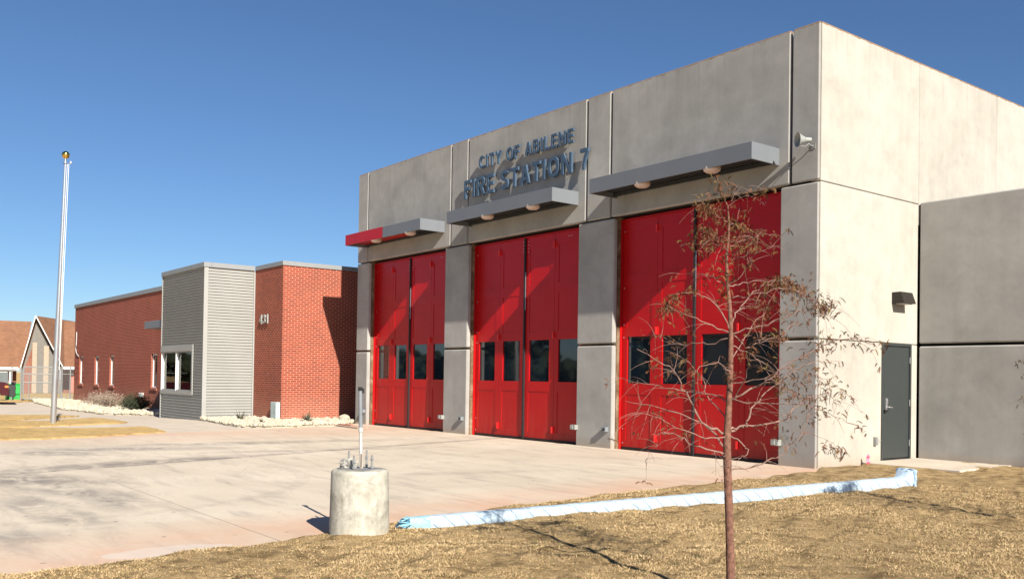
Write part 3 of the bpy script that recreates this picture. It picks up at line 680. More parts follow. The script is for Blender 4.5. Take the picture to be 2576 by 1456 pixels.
GL = {
 'C': (.72, [(arc(.39, .5, .31, .425, 45, 315, 20), 0)]), 'I': (.20, [([(.10, 0), (.10, 1)], 0)]),
 'T': (.62, [([(0, 1-t2), (.62, 1-t2)], 0), ([(.31, 0), (.31, 1-T)], 0)]), 'Y': (.68, [([(.34, 0), (.34, .42)], 0), ([(.07, 1), (.34, .42)], 0), ([(.61, 1), (.34, .42)], 0)]),
 'O': (.80, [(arc(.40, .5, .325, .425, 0, 345, 23), 1)]), 'F': (.58, [([(t2, 0), (t2, 1)], 0), ([(t2, 1-t2), (.58, 1-t2)], 0), ([(t2, .53), (.52, .53)], 0)]),
 'A': (.72, [([(.07, 0), (.36, .97)], 0), ([(.65, 0), (.36, .97)], 0), ([(.17, .28), (.55, .28)], 0)]),
 'B': (.66, [([(t2, 0), (t2, 1)], 0), ([(t2, 1-t2), (.36, 1-t2)]+arc(.36, .73, .20, .1925, 90, -90, 10)[1:]+[(t2, .5375)], 0), ([(t2, .5375), (.38, .5375)]+arc(.38, .305, .215, .2325, 90, -90, 10)[1:]+[(t2, t2)], 0)]),
 'L': (.56, [([(t2, 0), (t2, 1)], 0), ([(t2, t2), (.56, t2)], 0)]), 'E': (.60, [([(t2, 0), (t2, 1)], 0), ([(t2, 1-t2), (.60, 1-t2)], 0), ([(t2, .52), (.56, .52)], 0), ([(t2, t2), (.60, t2)], 0)]),
 'N': (.74, [([(t2, 0), (t2, 1)], 0), ([(.74-t2, 0), (.74-t2, 1)], 0), ([(T*.6, .97), (.74-T*.6, .03)], 0)]),
 'R': (.70, [([(t2, 0), (t2, 1)], 0), ([(t2, 1-t2), (.38, 1-t2)]+arc(.38, .715, .215, .2075, 90, -90, 10)[1:]+[(t2, .5075)], 0), ([(.36, .5), (.62, 0)], 0)]),
 'S': (.64, [(arc(.32, .725, .235, .1975, 25, 255, 14)+arc(.32, .29, .245, .2125, 75, -160, 14), 0)]),
 '7': (.58, [([(0, 1-t2), (.56, 1-t2)], 0), ([(.50, .87), (.36, .62), (.26, .32), (.22, 0)], 0)]),
 '4': (.62, [([(.46, 0), (.46, 1)], 0), ([(.43, .95), (.07, .32)], 0), ([(.02, .28), (.62, .28)], 0)]),
 '3': (.58, [(arc(.28, .735, .20, .1875, 160, -80, 12), 0), (arc(.28, .30, .22, .2225, 80, -160, 12), 0)]),
 '1': (.36, [([(.26, 0), (.26, 1)], 0), ([(.24, .90), (.04, .72)], 0)])}
def word(txt, x0, x1, zb, hgt, y0, y1, par, mat, nm_="letter", gap=.21, space=.46):
    tw = 0
    for ch in txt: tw += space if ch == ' ' else GL[ch][0]+gap
    tw -= gap; sx = (x1-x0)/(tw*hgt)
    cx = 0
    for i, ch in enumerate(txt):
        if ch == ' ': cx += space; continue
        wdt, st = GL[ch]; mb = MB(); 
        for k, (pts, cl) in enumerate(st):
            e = .0006*k
            stroke(mb, [(p[0]*sx, p[1]) for p in pts], T*hgt, x0+cx*hgt*sx, zb, hgt, y0+e, y1-e, False, bool(cl))
        L = mb.build(nm_, mat, par, fix=True); cx += wdt+gap
        L['label'] = "raised %s %s" % ("numeral" if ch.isdigit() else "capital letter", ch)
sg = empty("building_sign", (-8, -.1, 6.4), 'raised blue grey letters CITY OF ABILENE FIRE STATION 7 above middle canopy', 'sign')
word("CITY OF ABILENE", -9.74, -6.17, 6.70, .315, -.118, -.07, sg, M['letter'])
word("FIRE STATION 7", -10.36, -5.66, 6.03, .46, -.125, -.07, sg, M['letter'], space=.40)
st = MB()
for x in np.linspace(-9.6, -6.3, 12): st.tube([(x, -.065, 6.78), (x, -.0, 6.78)], .006, 5)
for x in np.linspace(-10.28, -5.9, 14): st.tube([(x, -.065, 6.10), (x, -.0, 6.10)], .006, 5)
st.build("mounting_pin", M['galv'], sg)
T_old = T
an_ = empty("address_number", (-19.3, -1.66, 3.2), 'small raised number 431 on the brick corner wall', 'house number')
BOLD = .8
word("431", -19.66, -19.0, 3.09, .30, -1.69, -1.65, an_, M['sensor'], "digit", gap=.26)

# ------------------------------------------------------------------ wall fittings on the fire station
hs = empty("horn_loudspeaker", (-.11, 0, 5.56), 'round pale grey horn loudspeaker on the corner pier beside right canopy', 'loudspeaker')
ax = V((-.5, -.866, -.03)).normalized(); c0 = V((-.105, -.09, 5.575))
MB().lathe(c0, ax, [(0, 0), (0, .042), (.09, .045), (.10, .05), (.15, .07), (.20, .098), (.235, .121), (.24, .124), (.236, .119), (.20, .092), (.15, .062), (.11, .03)], 28).build("bell", M['sensor'], hs, smooth=True)
MB().lathe(c0+ax*.12, ax, [(0, .0), (0, .06), (.05, .045), (.07, .02), (.072, 0)], 20).build("cone", M['black'], hs, smooth=True)
br = MB(); cc = c0+ax*.05
br.tube([(-.11, -.001, 5.50), (-.11, -.05, 5.48), cc+V((0, 0, -.06))], .012, 8); br.tube([c0+ax*.2+V((0, 0, -.10)), c0+ax*.12+V((.02, 0, -.12)), cc+V((.02, .01, -.06))], .007, 6); br.box(-.15, -.07, -.012, -.001, 5.44, 5.53)
br.build("bracket", M['galv'], hs, smooth=True)

wl = empty("wall_light", (0, 2.54, 3.04), 'dark bronze wedge wall light above the grey side door', 'wall light')
q = MB(); a, b = 2.335, 2.75
sec = [(0.001, 2.94), (.001, 3.145), (.17, 3.15), (.245, 2.94)]
for yv, rv in ((a, 1), (b, 0)):
    pts_ = [(x, yv, z) for x, z in sec]; q.face(pts_ if rv else pts_[::-1])
for i in range(4):
    x0_, z0_ = sec[i]; x1_, z1_ = sec[(i+1) % 4]; q.quad((x0_, a, z0_), (x1_, a, z1_), (x1_, b, z1_), (x0_, b, z0_))
q.build("housing", M['bronze'], wl, bevel=.006)
MB().box(.05, .20, a+.06, b-.06, 2.925, 2.9395).build("lens", M['lens'], wl)

jb = MB(); jb.box(.001, .05, 1.757, 1.835, .345, .49); jb.box(.0505, .058, 1.765, 1.828, .355, .48)
jb.tube([(.03, 1.836, .42), (.035, 1.90, .44), (.03, 1.95, .40), (.02, 1.99, .43)], .004, 5)
o = jb.build("junction_box", M['galv'], bevel=.003); tag(o, 'small grey metal junction box beside the grey side door', 'junction box')
for k, p_ in enumerate((-11.45, -6.165, -.86)):
    q = MB(); q.box(p_+.01, p_+.165, -.10, -.001, .345, .45); q.box(p_+.02, p_+.10, -.115, -.1005, .36, .435)
    o = q.build("door_sensor", M['sensor'], bevel=.004)
    tag(o, ('pale sensor box at the right foot of the left bay door', 'pale sensor box at the right foot of the middle bay door', 'pale sensor box at the right foot of the right bay door')[k], 'sensor box', 'pale sensor boxes at right door edges')
for k, p_ in enumerate((-15.62, -10.45, -5.10)):
    q = MB(); q.box(p_-.075, p_+.055, -.09, -.001, .35, .448); q.cur = 1; q.lathe((p_+.0, -.09, .40), (0, -1, 0), [(0, .03), (.012, .03), (.013, 0)], 12)
    o = q.build("photo_eye", [M['pvc'], M['black']], bevel=.003)
    tag(o, ('grey box with dark eye on the narrow leftmost pier', 'grey box with dark eye on the pier between left and middle doors', 'grey box with dark eye on the pier between middle and right doors')[k], 'sensor box', 'grey photo eye boxes at left door edges')

# ------------------------------------------------------------------ BRICK OFFICES
of = empty("brick_office_building", (-25, 4, 0), 'low red brick office wing with ribbed grey metal bay and flat roof', 'building')
Xb, Yb, Xm, Ym, XW, HO = -18.0, -1.62, -20.19, -3.315, -24.42, 5.01
mb = MB(); grid_face(mb, '-y', Yb, Xm+.0, Xb, -.3, HO-.12, []); grid_face(mb, '+x', Xb, Yb, 14, -.3, HO-.12, []); mb.build("brick_wall", M['brick'], of, fix=False)
def coping(pts):
    mb = MB()
    for (x0, x1, y0, y1, z0, z1) in pts: mb.box(x0, x1, y0, y1, z0, z1)
    return mb.build("roof_trim", M['steel2'], of, bevel=.006)
M['steel2'] = simple("roof_trim_metal", (.23, .24, .245), .5, 0, var=.04)
coping([(Xm+.05, Xb+.03, Yb-.03, Yb+.2, HO-.14, HO), (Xb-.2, Xb+.03, Yb+.201, 14, HO-.14, HO)])
coping([(XW-.04, Xm+.035, Ym-.035, Ym+.2, HO-.15, HO+.005), (Xm-.2, Xm+.035, Ym+.201, Yb-.032, HO-.15, HO+.005), (XW-.04, XW+.2, Ym+.201, -1.3, HO-.15, HO+.005)])
# ribbed siding
def siding(face, plane, u0, u1, z0, z1, p=.0945):
    mb = MB(); z = z1; prof = []
    while z > z0+.001:
        prof += [(z, 0), (max(z-.012, z0), 0), (max(z-.014, z0), .026), (max(z-.088, z0), .034)]; z -= p
    prof.append((z0, 0))
    for (za, da), (zb_, db) in zip(prof[:-1], prof[1:]):
        if za-zb_ < 1e-5 and abs(da-db) < 1e-5: continue
        if face == '-y': mb.quad((u0, plane+da, za), (u0, plane+db, zb_), (u1, plane+db, zb_), (u1, plane+da, za))
        else: mb.quad((plane-da, u0, za), (plane-db, u0, zb_), (plane-db, u1, zb_), (plane-da, u1, za))
    return mb
zt = HO-.15
bay = siding('-y', Ym, XW, Xm-.02, 2.40, zt).build("metal_siding", M['siding'], of, fix=False)
siding('-y', Ym, XW, Xm-.02, -.3, .74).build("metal_siding", M['siding'], of, fix=False)
siding('-y', Ym, -21.12, Xm-.02, .742, 2.398).build("metal_siding", M['siding'], of, fix=False)
siding('+x', Xm, Ym+.12, Yb-.05, -.3, zt).build("metal_siding", M['siding'], of, fix=False)
for bx_ in ((Xm-.018, Xm+.012, Ym-.012, Ym+.12, -.3, zt-.002), (Xm-.03, Xm+.01, Yb-.05, Yb-.003, -.3, zt-.002), (XW-.012, XW+.03, Ym-.012, Ym+.03, 2.42, zt-.002), (XW-.012, XW+.03, Ym-.012, Ym+.03, -.3, .738)):
    MB().box(*bx_).build("corner_trim", M['siding'], of)
tr = MB(); tr.box(XW-.012, -21.24, Ym-.018, Ym+.02, 2.19, 2.41); tr.box(-21.235, -21.12, Ym-.018, Ym+.02, .745, 2.41); tr.box(XW-.012, -21.24, Ym-.018, Ym+.02, .74, .86)
tr.build("window_surround", M['siding'], of, bevel=.003)
wf = MB(); y0, y1 = Ym+.0, Ym+.13
for x in (-24.40, -22.855, -21.29): wf.box(x, x+.04, y0, y1, .862, 2.188)
win = wf.build("bay_window", M['white'], of, bevel=.004)
wf = MB(); wf.box(-24.34, -22.87, y0+.02, y1, .862, .90); wf.box(-22.80, -21.31, y0+.02, y1, .862, .90); wf.box(-24.34, -22.87, y0+.02, y1, 2.15, 2.188); wf.box(-22.80, -21.31, y0+.02, y1, 2.15, 2.188)
wf.build("rail", M['siding'], win)
for xa, xb in ((-24.34, -22.865), (-22.80, -21.305)): MB().box(xa, xb, Ym+.09, Ym+.096, .903, 2.147).build("window_pane", M['clear'], win)
rm = MB(); x0, x1, y0_, y1_, z0, z1 = XW+.05, Xm-.06, Ym+.14, -.2, .02, 2.7
rm.quad((x0, y1_, z0), (x1, y1_, z0), (x1, y1_, z1), (x0, y1_, z1)); rm.quad((x0, y0_, z0), (x0, y1_, z0), (x0, y1_, z1), (x0, y0_, z1)); rm.quad((x1, y0_, z0), (x1, y1_, z0), (x1, y1_, z1), (x1, y0_, z1))
rm.quad((x0, y0_, z0), (x1, y0_, z0), (x1, y1_, z0), (x0, y1_, z0)); rm.quad((x0, y0_, z1), (x1, y0_, z1), (x1, y1_, z1), (x0, y1_, z1))
rm.build("room_lining", M['room'], of)
# core boxes so no light leaks
cb = MB(); cb.box(XW+.02, Xm-.07, Ym+.135, -1.2, 2.72, HO-.2); cb.box(Xm-.04, Xb-.01, Yb+.01, 14, -.3, HO-.3); cb.box(-46.0, Xm-.06, -.1, 14, -.3, HO-.25); cb.box(XW+.01, XW+.04, Ym+.14, -1.2, -.3, HO-.2)
cb.build("roof_deck", M['dark'], of)
# far brick wall with slot windows
Yf = -1.3; sl = [(-44.95, -44.05), (-41.72, -40.86), (-38.9, -38.06), (-32.28, -31.45)]
mb = MB(); grid_face(mb, '-y', Yf, -46.05, XW+.01, -.5, HO+.02, [(a, b, .80, 2.27, .13, True) for a, b in sl])
grid_face(mb, '+x', -24.0, Yf, -1.2, -.5, .0, [])
mb.quad((-46.05, Yf, -.5), (-46.05, 14, -.5), (-46.05, 14, HO+.02), (-46.05, Yf, HO+.02), [(0, 0), (15.3, 0), (15.3, 5.5), (0, 5.5)])
mb.build("brick_wall", M['brick'], of, fix=False)
coping([(-46.1, XW-.045, Yf-.05, Yf+.2, HO-.06, HO+.125), (-46.1, -45.9, Yf+.201, 14, HO-.06, HO+.125)])
for a, b in sl:
    f = MB(); y0 = Yf+.07; y1 = Yf+.13
    f.box(a, a+.06, y0, y1, .80, 2.27); f.box(b-.06, b, y0, y1, .80, 2.27); f.box(a+.061, b-.061, y0, y1, 2.21, 2.27); f.box(a+.061, b-.061, y0, y1, .80, .86)
    wn = f.build("slot_window", M['white'], of)
    MB().box(a+.061, b-.061, y0+.03, y0+.036, .861, 2.209).build("window_pane", M['glass'], wn)
    MB().box(a-.05, b+.05, Yf-.05, Yf+.12, .70, .798).build("window_sill", M['brick'], wn)
ec = MB(); ec.box(-26.85, XW-.02, -3.2, -1.31, 3.10, 3.36); ec.build("entry_canopy", M['fascia'], of, bevel=.01)
o = MB().box(-33.85, -33.25, Yf-.05, Yf-.002, .36, .56).build("outlet_box", M['white'], of, bevel=.01)
cb = MB().tube([(-45.6, Yf-.02, 3.62), (-45.5, Yf-.04, 3.3), (-45.45, Yf-.06, 2.9), (-45.6, Yf-.05, 2.7), (-45.35, Yf-.06, 2.45), (-45.0, Yf-.02, 2.28)], .022, 6)
o = cb.build("loose_cable", M['pvcw']); tag(o, 'pale loose cable dangling down the far end of the brick wall', 'cable')
ucab = empty("utility_cabinet", (-18.2, -1.75, 0), 'pale blue grey utility cabinet at the foot of the brick corner', 'utility cabinet')
MB().box(-18.45, -18.03, -1.76, -1.632, .0, .60).build("cabinet_body", M['cabinet'], ucab, bevel=.006)
MB().box(-18.43, -18.05, -1.772, -1.7605, .02, .58).build("cabinet_door", M['cabinet'], ucab, bevel=.004)
MB().box(-18.10, -18.08, -1.785, -1.773, .27, .33).build("latch", M['galv'], ucab)

# things inside the bay room
dk = empty("office_desk", (-22.9, -2.6, 0), 'dark red wooden desk standing behind the bay window', 'desk')
MB().box(-24.2, -21.6, -3.0, -2.2, 1.06, 1.10).build("desk_top", M['desk'], dk); MB().box(-24.15, -21.65, -2.98, -2.95, .1, 1.058).build("front_panel", M['desk'], dk)
def lump(name, c, s, mat, label, cat, n=2, jit=.25, par=None, seed=0):
    r = random.Random(seed); bm = bmesh.new(); bmesh.ops.create_icosphere(bm, subdivisions=n, radius=1)
    for v in bm.verts:
        k = 1+r.uniform(-jit, jit); v.co = V((v.co.x*s[0]*k, v.co.y*s[1]*k, v.co.z*s[2]*k))+V(c)
    me = bpy.data.meshes.new(name); bm.to_mesh(me); bm.free(); me.materials.append(mat)
    o = bpy.data.objects.new(name, me); COL.objects.link(o)
    if label: tag(o, label, cat)
    return o
lump("packaging_heap", (-22.1, -2.65, 1.28), (.55, .3, .2), M['pack'], 'heap of pale plastic packaging on the right half of the desk', 'packaging', 3, .3, seed=4)
lump("packaging_heap", (-23.5, -2.65, 1.22), (.5, .3, .13), M['pack'], 'low heap of pale plastic packaging on the left half of the desk', 'packaging', 3, .3, seed=5)
o = MB().obox((-23.5, -2.75, 1.42), (1, 0, -.28), (0, 1, 0), (.28, 0, 1), .6, .1, .05).build("wrapped_tube", M['yellow'], bevel=.03, seg=3); tag(o, 'yellow green wrapped tube lying across packaging behind the bay window', 'wrapped tube')

# ------------------------------------------------------------------ gravel beds
G1 = [(-49.86, -2.67), (-43.73, -3.64), (-34.55, -4.37), (-31.76, -4.07), (-28.99, -4.03), (-28.42, -3.66), (-27.19, -2.9), (-25.5, -2.4), (-24.45, -2.2), (-24.45, -1.31), (-46.0, -1.31), (-47.5, -1.2)]
G2 = [(-20.1, -3.40), (-19.56, -3.46), (-16.51, -3.9), (-15.6, -3.95), (-14.72, -3.47), (-14.94, -2.59), (-15.18, -1.87), (-15.04, -1.31), (-15.45, -.6), (-16.2, -.05), (-17.95, .5), (-17.95, -1.66), (-20.1, -1.66)]
def inpoly(P, x, y):
    c = False; n = len(P); j = n-1
    for i in range(n):
        if (P[i][1] > y) != (P[j][1] > y) and x < (P[j][0]-P[i][0])*(y-P[i][1])/(P[j][1]-P[i][1])+P[i][0]: c = not c
        j = i
    return c
ico = bmesh.new(); bmesh.ops.create_icosphere(ico, subdivisions=1, radius=1); IV = np.array([v.co[:] for v in ico.verts]); IF = np.array([[v.index for v in f.verts] for f in ico.faces]); ico.free()
def stones(name, P, cnt, smin, smax, label):
    xs_ = [p[0] for p in P]; ys_ = [p[1] for p in P]; vs = []; fs = []; k = 0
    while k < cnt:
        x = random.uniform(min(xs_), max(xs_)); y = random.uniform(min(ys_), max(ys_))
        if not inpoly(P, x, y): continue
        s = random.uniform(smin, smax)*random.choice((.7, 1, 1, 1.3)); sc_ = np.array([s*random.uniform(.8, 1.5), s*random.uniform(.8, 1.3), s*random.uniform(.6, .95)])
        a = random.uniform(0, 6.28); Rm = np.array([[math.cos(a), -math.sin(a), 0], [math.sin(a), math.cos(a), 0], [0, 0, 1]])
        q = ((IV*(1+rng.uniform(-.18, .18, (len(IV), 1))))*sc_)@Rm.T+np.array([x, y, float(gz(x))+.03+s*.3+random.uniform(0, .03)])
        fs.append(IF+len(vs)*len(IV)); vs.append(q); k += 1
    me = bpy.data.meshes.new(name); me.from_pydata(np.concatenate(vs).tolist(), [], np.concatenate(fs).tolist()); me.materials.append(M['stone'])
    o = bpy.data.objects.new(name, me); COL.objects.link(o); tag(o, label, 'gravel', kind='stuff')
struct(poly_sheet("gravel_bed", G1, .02, M['bed'], .08, sub=.8, rough=.02)); struct(poly_sheet("gravel_bed", G2, .025, M['bed'], .08, sub=.5, rough=.015))
stones("gravel", G1, 5200, .04, .09, 'white limestone rubble along the far brick wall')
stones("gravel", G2, 2300, .03, .07, 'white limestone rubble around the brick corner')
b_ = lump("boulder", (-16.78, -.06, .13), (.20, .17, .13), M['stone'], 'large white limestone boulder at the foot of the shaded brick wall', 'boulder', 2, .09, seed=3)

def agave(name, x, y, n, hgt, label, mat, seed, grp=None):
    r = random.Random(seed); z = float(gz(x))+.03; e = empty(name, (x, y, z), label, 'plant', grp); mb = MB()
    for i in range(n):
        a = r.uniform(0, 6.283); el = r.uniform(.35, 1.35); L = hgt*r.uniform(.7, 1.1); w_ = .013*r.uniform(.8, 1.3)
        d = V((math.cos(a)*math.cos(el), math.sin(a)*math.cos(el), math.sin(el))); sd = V((-math.sin(a), math.cos(a), 0))
        p0 = V((x, y, z)); p1 = p0+d*L*.5; p2 = p0+d*L+V((0, 0, -L*.12*math.cos(el)))
        mb.quad(p0-sd*w_, p0+sd*w_, p1+sd*w_*.9, p1-sd*w_*.9); mb.face([p1-sd*w_*.9, p1+sd*w_*.9, p2])
    mb.build("leaves", mat, e, fix=False)
    MB().lathe((x, y, z-.02), (0, 0, 1), [(0, .04), (.05, .05), (.09, .02), (.092, 0)], 8).build("rosette_base", mat, e)
agave("agave", -17.7, -3.03, 26, .42, 'thin spiky agave in front of the pale ribbed metal wall', M['agave'], 1)
agave("agave", -16.0, -3.08, 30, .24, 'small low agave near the utility cabinet', M['agave'], 2)
agave("agave", -16.14, -1.61, 60, .42, 'dense spiky agave in front of the sunlit brick wall', M['agave'], 5)
def shrub(x, y, r_, h_, n, label, mat, seed):
    r = random.Random(seed); z = float(gz(x)); e = empty("shrub", (x, y, z), label, 'shrub'); mb = MB()
    for i in range(n):
        a = r.uniform(0, 6.283); rr = r_*math.sqrt(r.random()); p = V((x, y, z)); tp = V((x+math.cos(a)*rr, y+math.sin(a)*rr, z+h_*(r.uniform(.4, 1))*(1-.4*(rr/r_)**2)))
        md = (p+tp)/2+V((r.uniform(-.1, .1), r.uniform(-.1, .1), .05)); mb.tube([p, md, tp], [.012, .008, .003], 4, False)
        for k in range(5):
            q = tp+V((r.gauss(0, .1), r.gauss(0, .1), r.gauss(0, .08))); mb.obox(q, (r.gauss(0, 1), r.gauss(0, 1), r.gauss(0, 1)), (0, 0, 1), (1, 0, 0), .035, .01, .004)
    mb.build("twigs", mat, e, fix=False)
    MB().lathe((x, y, z-.02), (0, 0, 1), [(0, .05), (.08, .035), (.081, 0)], 8).build("stem", mat, e)
shrub(-38.4, -1.9, .8, .7, 90, 'grey brown dry shrub left in the white rubble by the brick wall', M['dry'], 1)
shrub(-36.4, -2.1, .8, .8, 100, 'grey brown dry shrub, middle one in the white rubble', M['dry'], 2)
shrub(-35.0, -2.3, .7, .8, 80, 'grey brown dry shrub nearest below the outlet box', M['dry'], 3)
shrub(-31.2, -2.2, .6, .75, 260, 'dark green shrub in shade beside the metal bay', M['green'], 4)
o = MB().obox((-14.6, -1.12, .02), (1, -.1, 0), (.1, 1, 0), (0, 0, 1), 1.15, .16, .012).build("plywood_board", M['wood']); tag(o, 'thin weathered plywood board lying at edge of the rubble', 'board')
o = MB().obox((-14.75, -1.05, .045), (1, -.05, 0), (.05, 1, 0), (0, 0, 1), .42, .07, .010).build("brick_board", M['boardred']); tag(o, 'short reddish board lying on the plywood board', 'board')

# ------------------------------------------------------------------ flagpole
fp = empty("flagpole", (-19.0, -7.9, -.08), 'tall silver flagpole with gold ball standing on the turf strip', 'flagpole')
bx, by, bz = -19.0, -7.9, -.08; tx, ty = bx+.116, by+.149
def pp(z): k = (z-bz)/7.4; return V((bx+(tx-bx)*k, by+(ty-by)*k, z))
MB().tube([pp(z) for z in (bz, 1.5, 3.5, 5.5, 7.25)], [.078, .073, .060, .046, .033], 24).build("pole", M['steel'], fp, smooth=True)
MB().lathe((bx, by, bz), (0, 0, 1), [(0, .36), (.02, .30), (.04, .18), (.08, .10), (.081, .08)], 28).build("base_collar", M['steel'], fp, smooth=True)
MB().lathe(pp(7.25), (0, 0, 1), [(0, .06), (.04, .06), (.05, .03), (.12, .03), (.13, .045), (.16, .02)], 16).build("truck_cap", M['steel'], fp, smooth=True)
c_ = pp(7.49); MB().lathe(c_, (0, 0, 1), [(-.105*math.cos(t), .105*math.sin(t)) for t in np.linspace(0, math.pi, 14)], 24).build("ball", M['gold'], fp, smooth=True)
MB().lathe(pp(7.28)+V((.09, .12, 0)), (0, 0, 1), [(-.04, .01), (-.03, .04), (.03, .04), (.04, .01)], 12).build("pulley", M['steel'], fp)
hl = MB(); sd = V((.614, .789, 0))
for off in (.055, .10): hl.tube([pp(7.24)+sd*off, pp(4)+sd*(off+.005), pp(1.45)+sd*.10], .007, 6)
hl.build("halyard", M['white'], fp)
MB().box(*[v for p in ((pp(1.35)+sd*.13).x-.03, (pp(1.35)+sd*.13).x+.03, (pp(1.35)+sd*.13).y-.03, (pp(1.35)+sd*.13).y+.03, 1.2, 1.5) for v in (p,)]).build("cleat", M['steel'], fp, bevel=.01)
struct(MB().lathe((bx, by, bz-.09), (0, 0, 1), [(0, .95), (.095, .95), (.10, .93), (.101, 0)], 36).build("flagpole_pad", M['walk']))

# ------------------------------------------------------------------ concrete pier with conduit
cp = empty("concrete_pier", (1.674, -9.583, 0), 'round grey concrete light pole footing at the edge of the lawn', 'concrete footing')
cx, cy = 1.674, -9.583
prof = [(-.12, .272), (.02, .272), (.57, .262), (.59, .255), (.598, .245), (.60, .235), (.6005, 0)]
ob = MB().lathe((cx, cy, 0), (0, 0, 1), prof, 64).build("footing_body", M['pier'], cp, smooth=True)
tmpl = MB(); tmpl.obox((cx, cy, .604), (1, .5, 0), (-.5, 1, 0), (0, 0, 1), .15, .15, .003); tmpl.build("template_plate", M['galv'], cp)
rd = V((.614, .789, 0)); fd = V((-.789, .614, 0))
for kx, ky in ((-.112, .04), (-.04, -.112), (.04, .112), (.112, -.04)):
    p = V((cx, cy, 0))+rd*kx+fd*ky; hb = .125+.03*(ky > 0)
    bb = MB().tube([(p.x, p.y, .607), (p.x, p.y, .607+hb)], .0095, 10); bb.lathe((p.x, p.y, .615), (0, 0, 1), [(0, 0), (0, .018), (.018, .018), (.018, 0)], 6); bb.lathe((p.x, p.y, .668+.02*(kx > 0)), (0, 0, 1), [(0, 0), (0, .018), (.016, .018), (.016, 0)], 6)
    bb.build("anchor_bolt", M['galv'], cp)
b0 = V((cx, cy, .6))+rd*.008; b1 = V((cx, cy, 1.345))-rd*.012
MB().tube([b0, b0.lerp(b1, .5)], .0145, 18).build("lower_conduit", M['pvcw'], cp, smooth=True)
MB().tube([b0.lerp(b1, .5), b1], .0175, 18).build("upper_conduit", M['pvc'], cp, smooth=True)
MB().tube([b0.lerp(b1, .455), b0.lerp(b1, .51)], .0205, 18).build("coupling", M['pvcw'], cp, smooth=True)
q = MB().lathe(b1-V((0, 0, .03)), (0, 0, 1), [(0, .019), (.028, .021), (.034, .018), (.036, 0)], 10); q.obox(b1+rd*.028-V((0, 0, .03)), rd, fd, (0, 0, 1), .008, .01, .022); q.build("conduit_tape", M['black'], cp)
MB().obox(b0+V((0, 0, .07))-fd*.0155+rd*.002, rd, fd, (0, 0, 1), .006, .002, .07).build("dirt_streak", M['rust'], cp)
bm = bmesh.new(); bmesh.ops.create_icosphere(bm, subdivisions=3, radius=1); rr = random.Random(11)
for v in bm.verts:
    k = 1+rr.uniform(-.25, .2); v.co = V((cx, cy, .64))-rd*.105+rd*v.co.x*.085*k+fd*v.co.y*.05*k+V((0, 0, max(v.co.z, -.6)*.058*k))
me = bpy.data.meshes.new("plastic_bag"); bm.to_mesh(me); bm.free(); me.materials.append(M['bag']); o = bpy.data.objects.new("plastic_bag", me); COL.objects.link(o); tag(o, 'crumpled clear plastic bag lying on top of the concrete footing', 'plastic bag')

# ------------------------------------------------------------------ wrapped light pole lying on the lawn
A0 = V((1.80, -9.15, 0)); B0 = V((2.46, -1.54, 0)); dr = (B0-A0).normalized(); sdv = V((dr.y, -dr.x, 0)); L = (B0-A0).length
wp = empty("wrapped_light_pole", (2.1, -5.3, 0), 'long square light pole in pale blue plastic wrap lying on the lawn', 'wrapped pole')
NS, NC = 300, 20; vs = []; uv = []; fs = []
rr = random.Random(5)
for i in range(NS+1):
    t = i/NS; s_ = (.062+.020*t)*(1+.62*float(ss((t-.978)/.020))); ctr = A0+dr*(L*t)+V((0, 0, s_+.02))
    for k in range(NC):
        a = 2*math.pi*k/NC+math.pi/4; ca, sa = math.cos(a), math.sin(a); m_ = max(abs(ca), abs(sa)); sq = .5/m_+.5*.92
        wr = 1+.018*math.sin(a*1+i*.42+2*math.sin(i*.05))+rr.uniform(-.015, .015)+.006*math.sin(i*.13+a*2)
        r_ = s_*sq*1.04*wr
        p = ctr+sdv*(ca*r_)+V((0, 0, sa*r_)); vs.append(p)
mb = MB(); mb.v = [tuple(p) for p in vs]
for i in range(NS):
    for k in range(NC):
        k2 = (k+1) % NC; mb.f.append((i*NC+k, i*NC+k2, (i+1)*NC+k2, (i+1)*NC+k)); u0, u1 = L*i/NS, L*(i+1)/NS; v0, v1 = k/NC, (k+1)/NC
        mb.uv.append([(u0, v0), (u0, v1), (u1, v1), (u1, v0)]); mb.mi.append(0)
for o_ in (0, NS*NC): mb.f.append(tuple(o_+k for k in range(NC))); mb.uv.append([(0, 0)]*NC); mb.mi.append(0)
mb.build("wrapped_shaft", M['wrap'], wp, smooth=False)
# crumpled fold at the near end, flange box at the far end
fl = MB()
for k in range(16):
    a = rr.uniform(0, 6.28); r_ = rr.uniform(.02, .06); c = A0-dr*rr.uniform(.0, .05)+V((0, 0, .075))+sdv*math.cos(a)*r_+V((0, 0, math.sin(a)*r_))
    fl.obox(c, dr+V((rr.gauss(0, .3), rr.gauss(0, .3), rr.gauss(0, .3))), (rr.gauss(0, 1), rr.gauss(0, 1), rr.gauss(0, 1)), sdv, .05, .003, .03)
fl.build("wrap_fold", M['wrapend'], wp, fix=False)
bm = bmesh.new(); bmesh.ops.create_cube(bm, size=1); bmesh.ops.subdivide_edges(bm, edges=bm.edges, cuts=9, use_grid_fill=True)
for v in bm.verts:
    c = v.co.copy(); rad = max(abs(c.y), abs(c.z))*2; rnd = 1-.10*(abs(c.y*2)**4*abs(c.z*2)**4)
    cr = .035*math.sin(9*math.atan2(c.z, c.y)+c.x*3)+rr.uniform(-.03, .03)
    p = B0+dr*.012+dr*(c.x*.055*(1+cr*4))+sdv*(c.y*.285*rnd*(1+cr))+V((0, 0, .148+c.z*.285*rnd*(1+cr))); v.co = p-wp.location
me = bpy.data.meshes.new("wrapped_base_plate"); bm.to_mesh(me); bm.free(); me.materials.append(M['wrap2']); o = bpy.data.objects.new("wrapped_base_plate", me); COL.objects.link(o); o.parent = wp

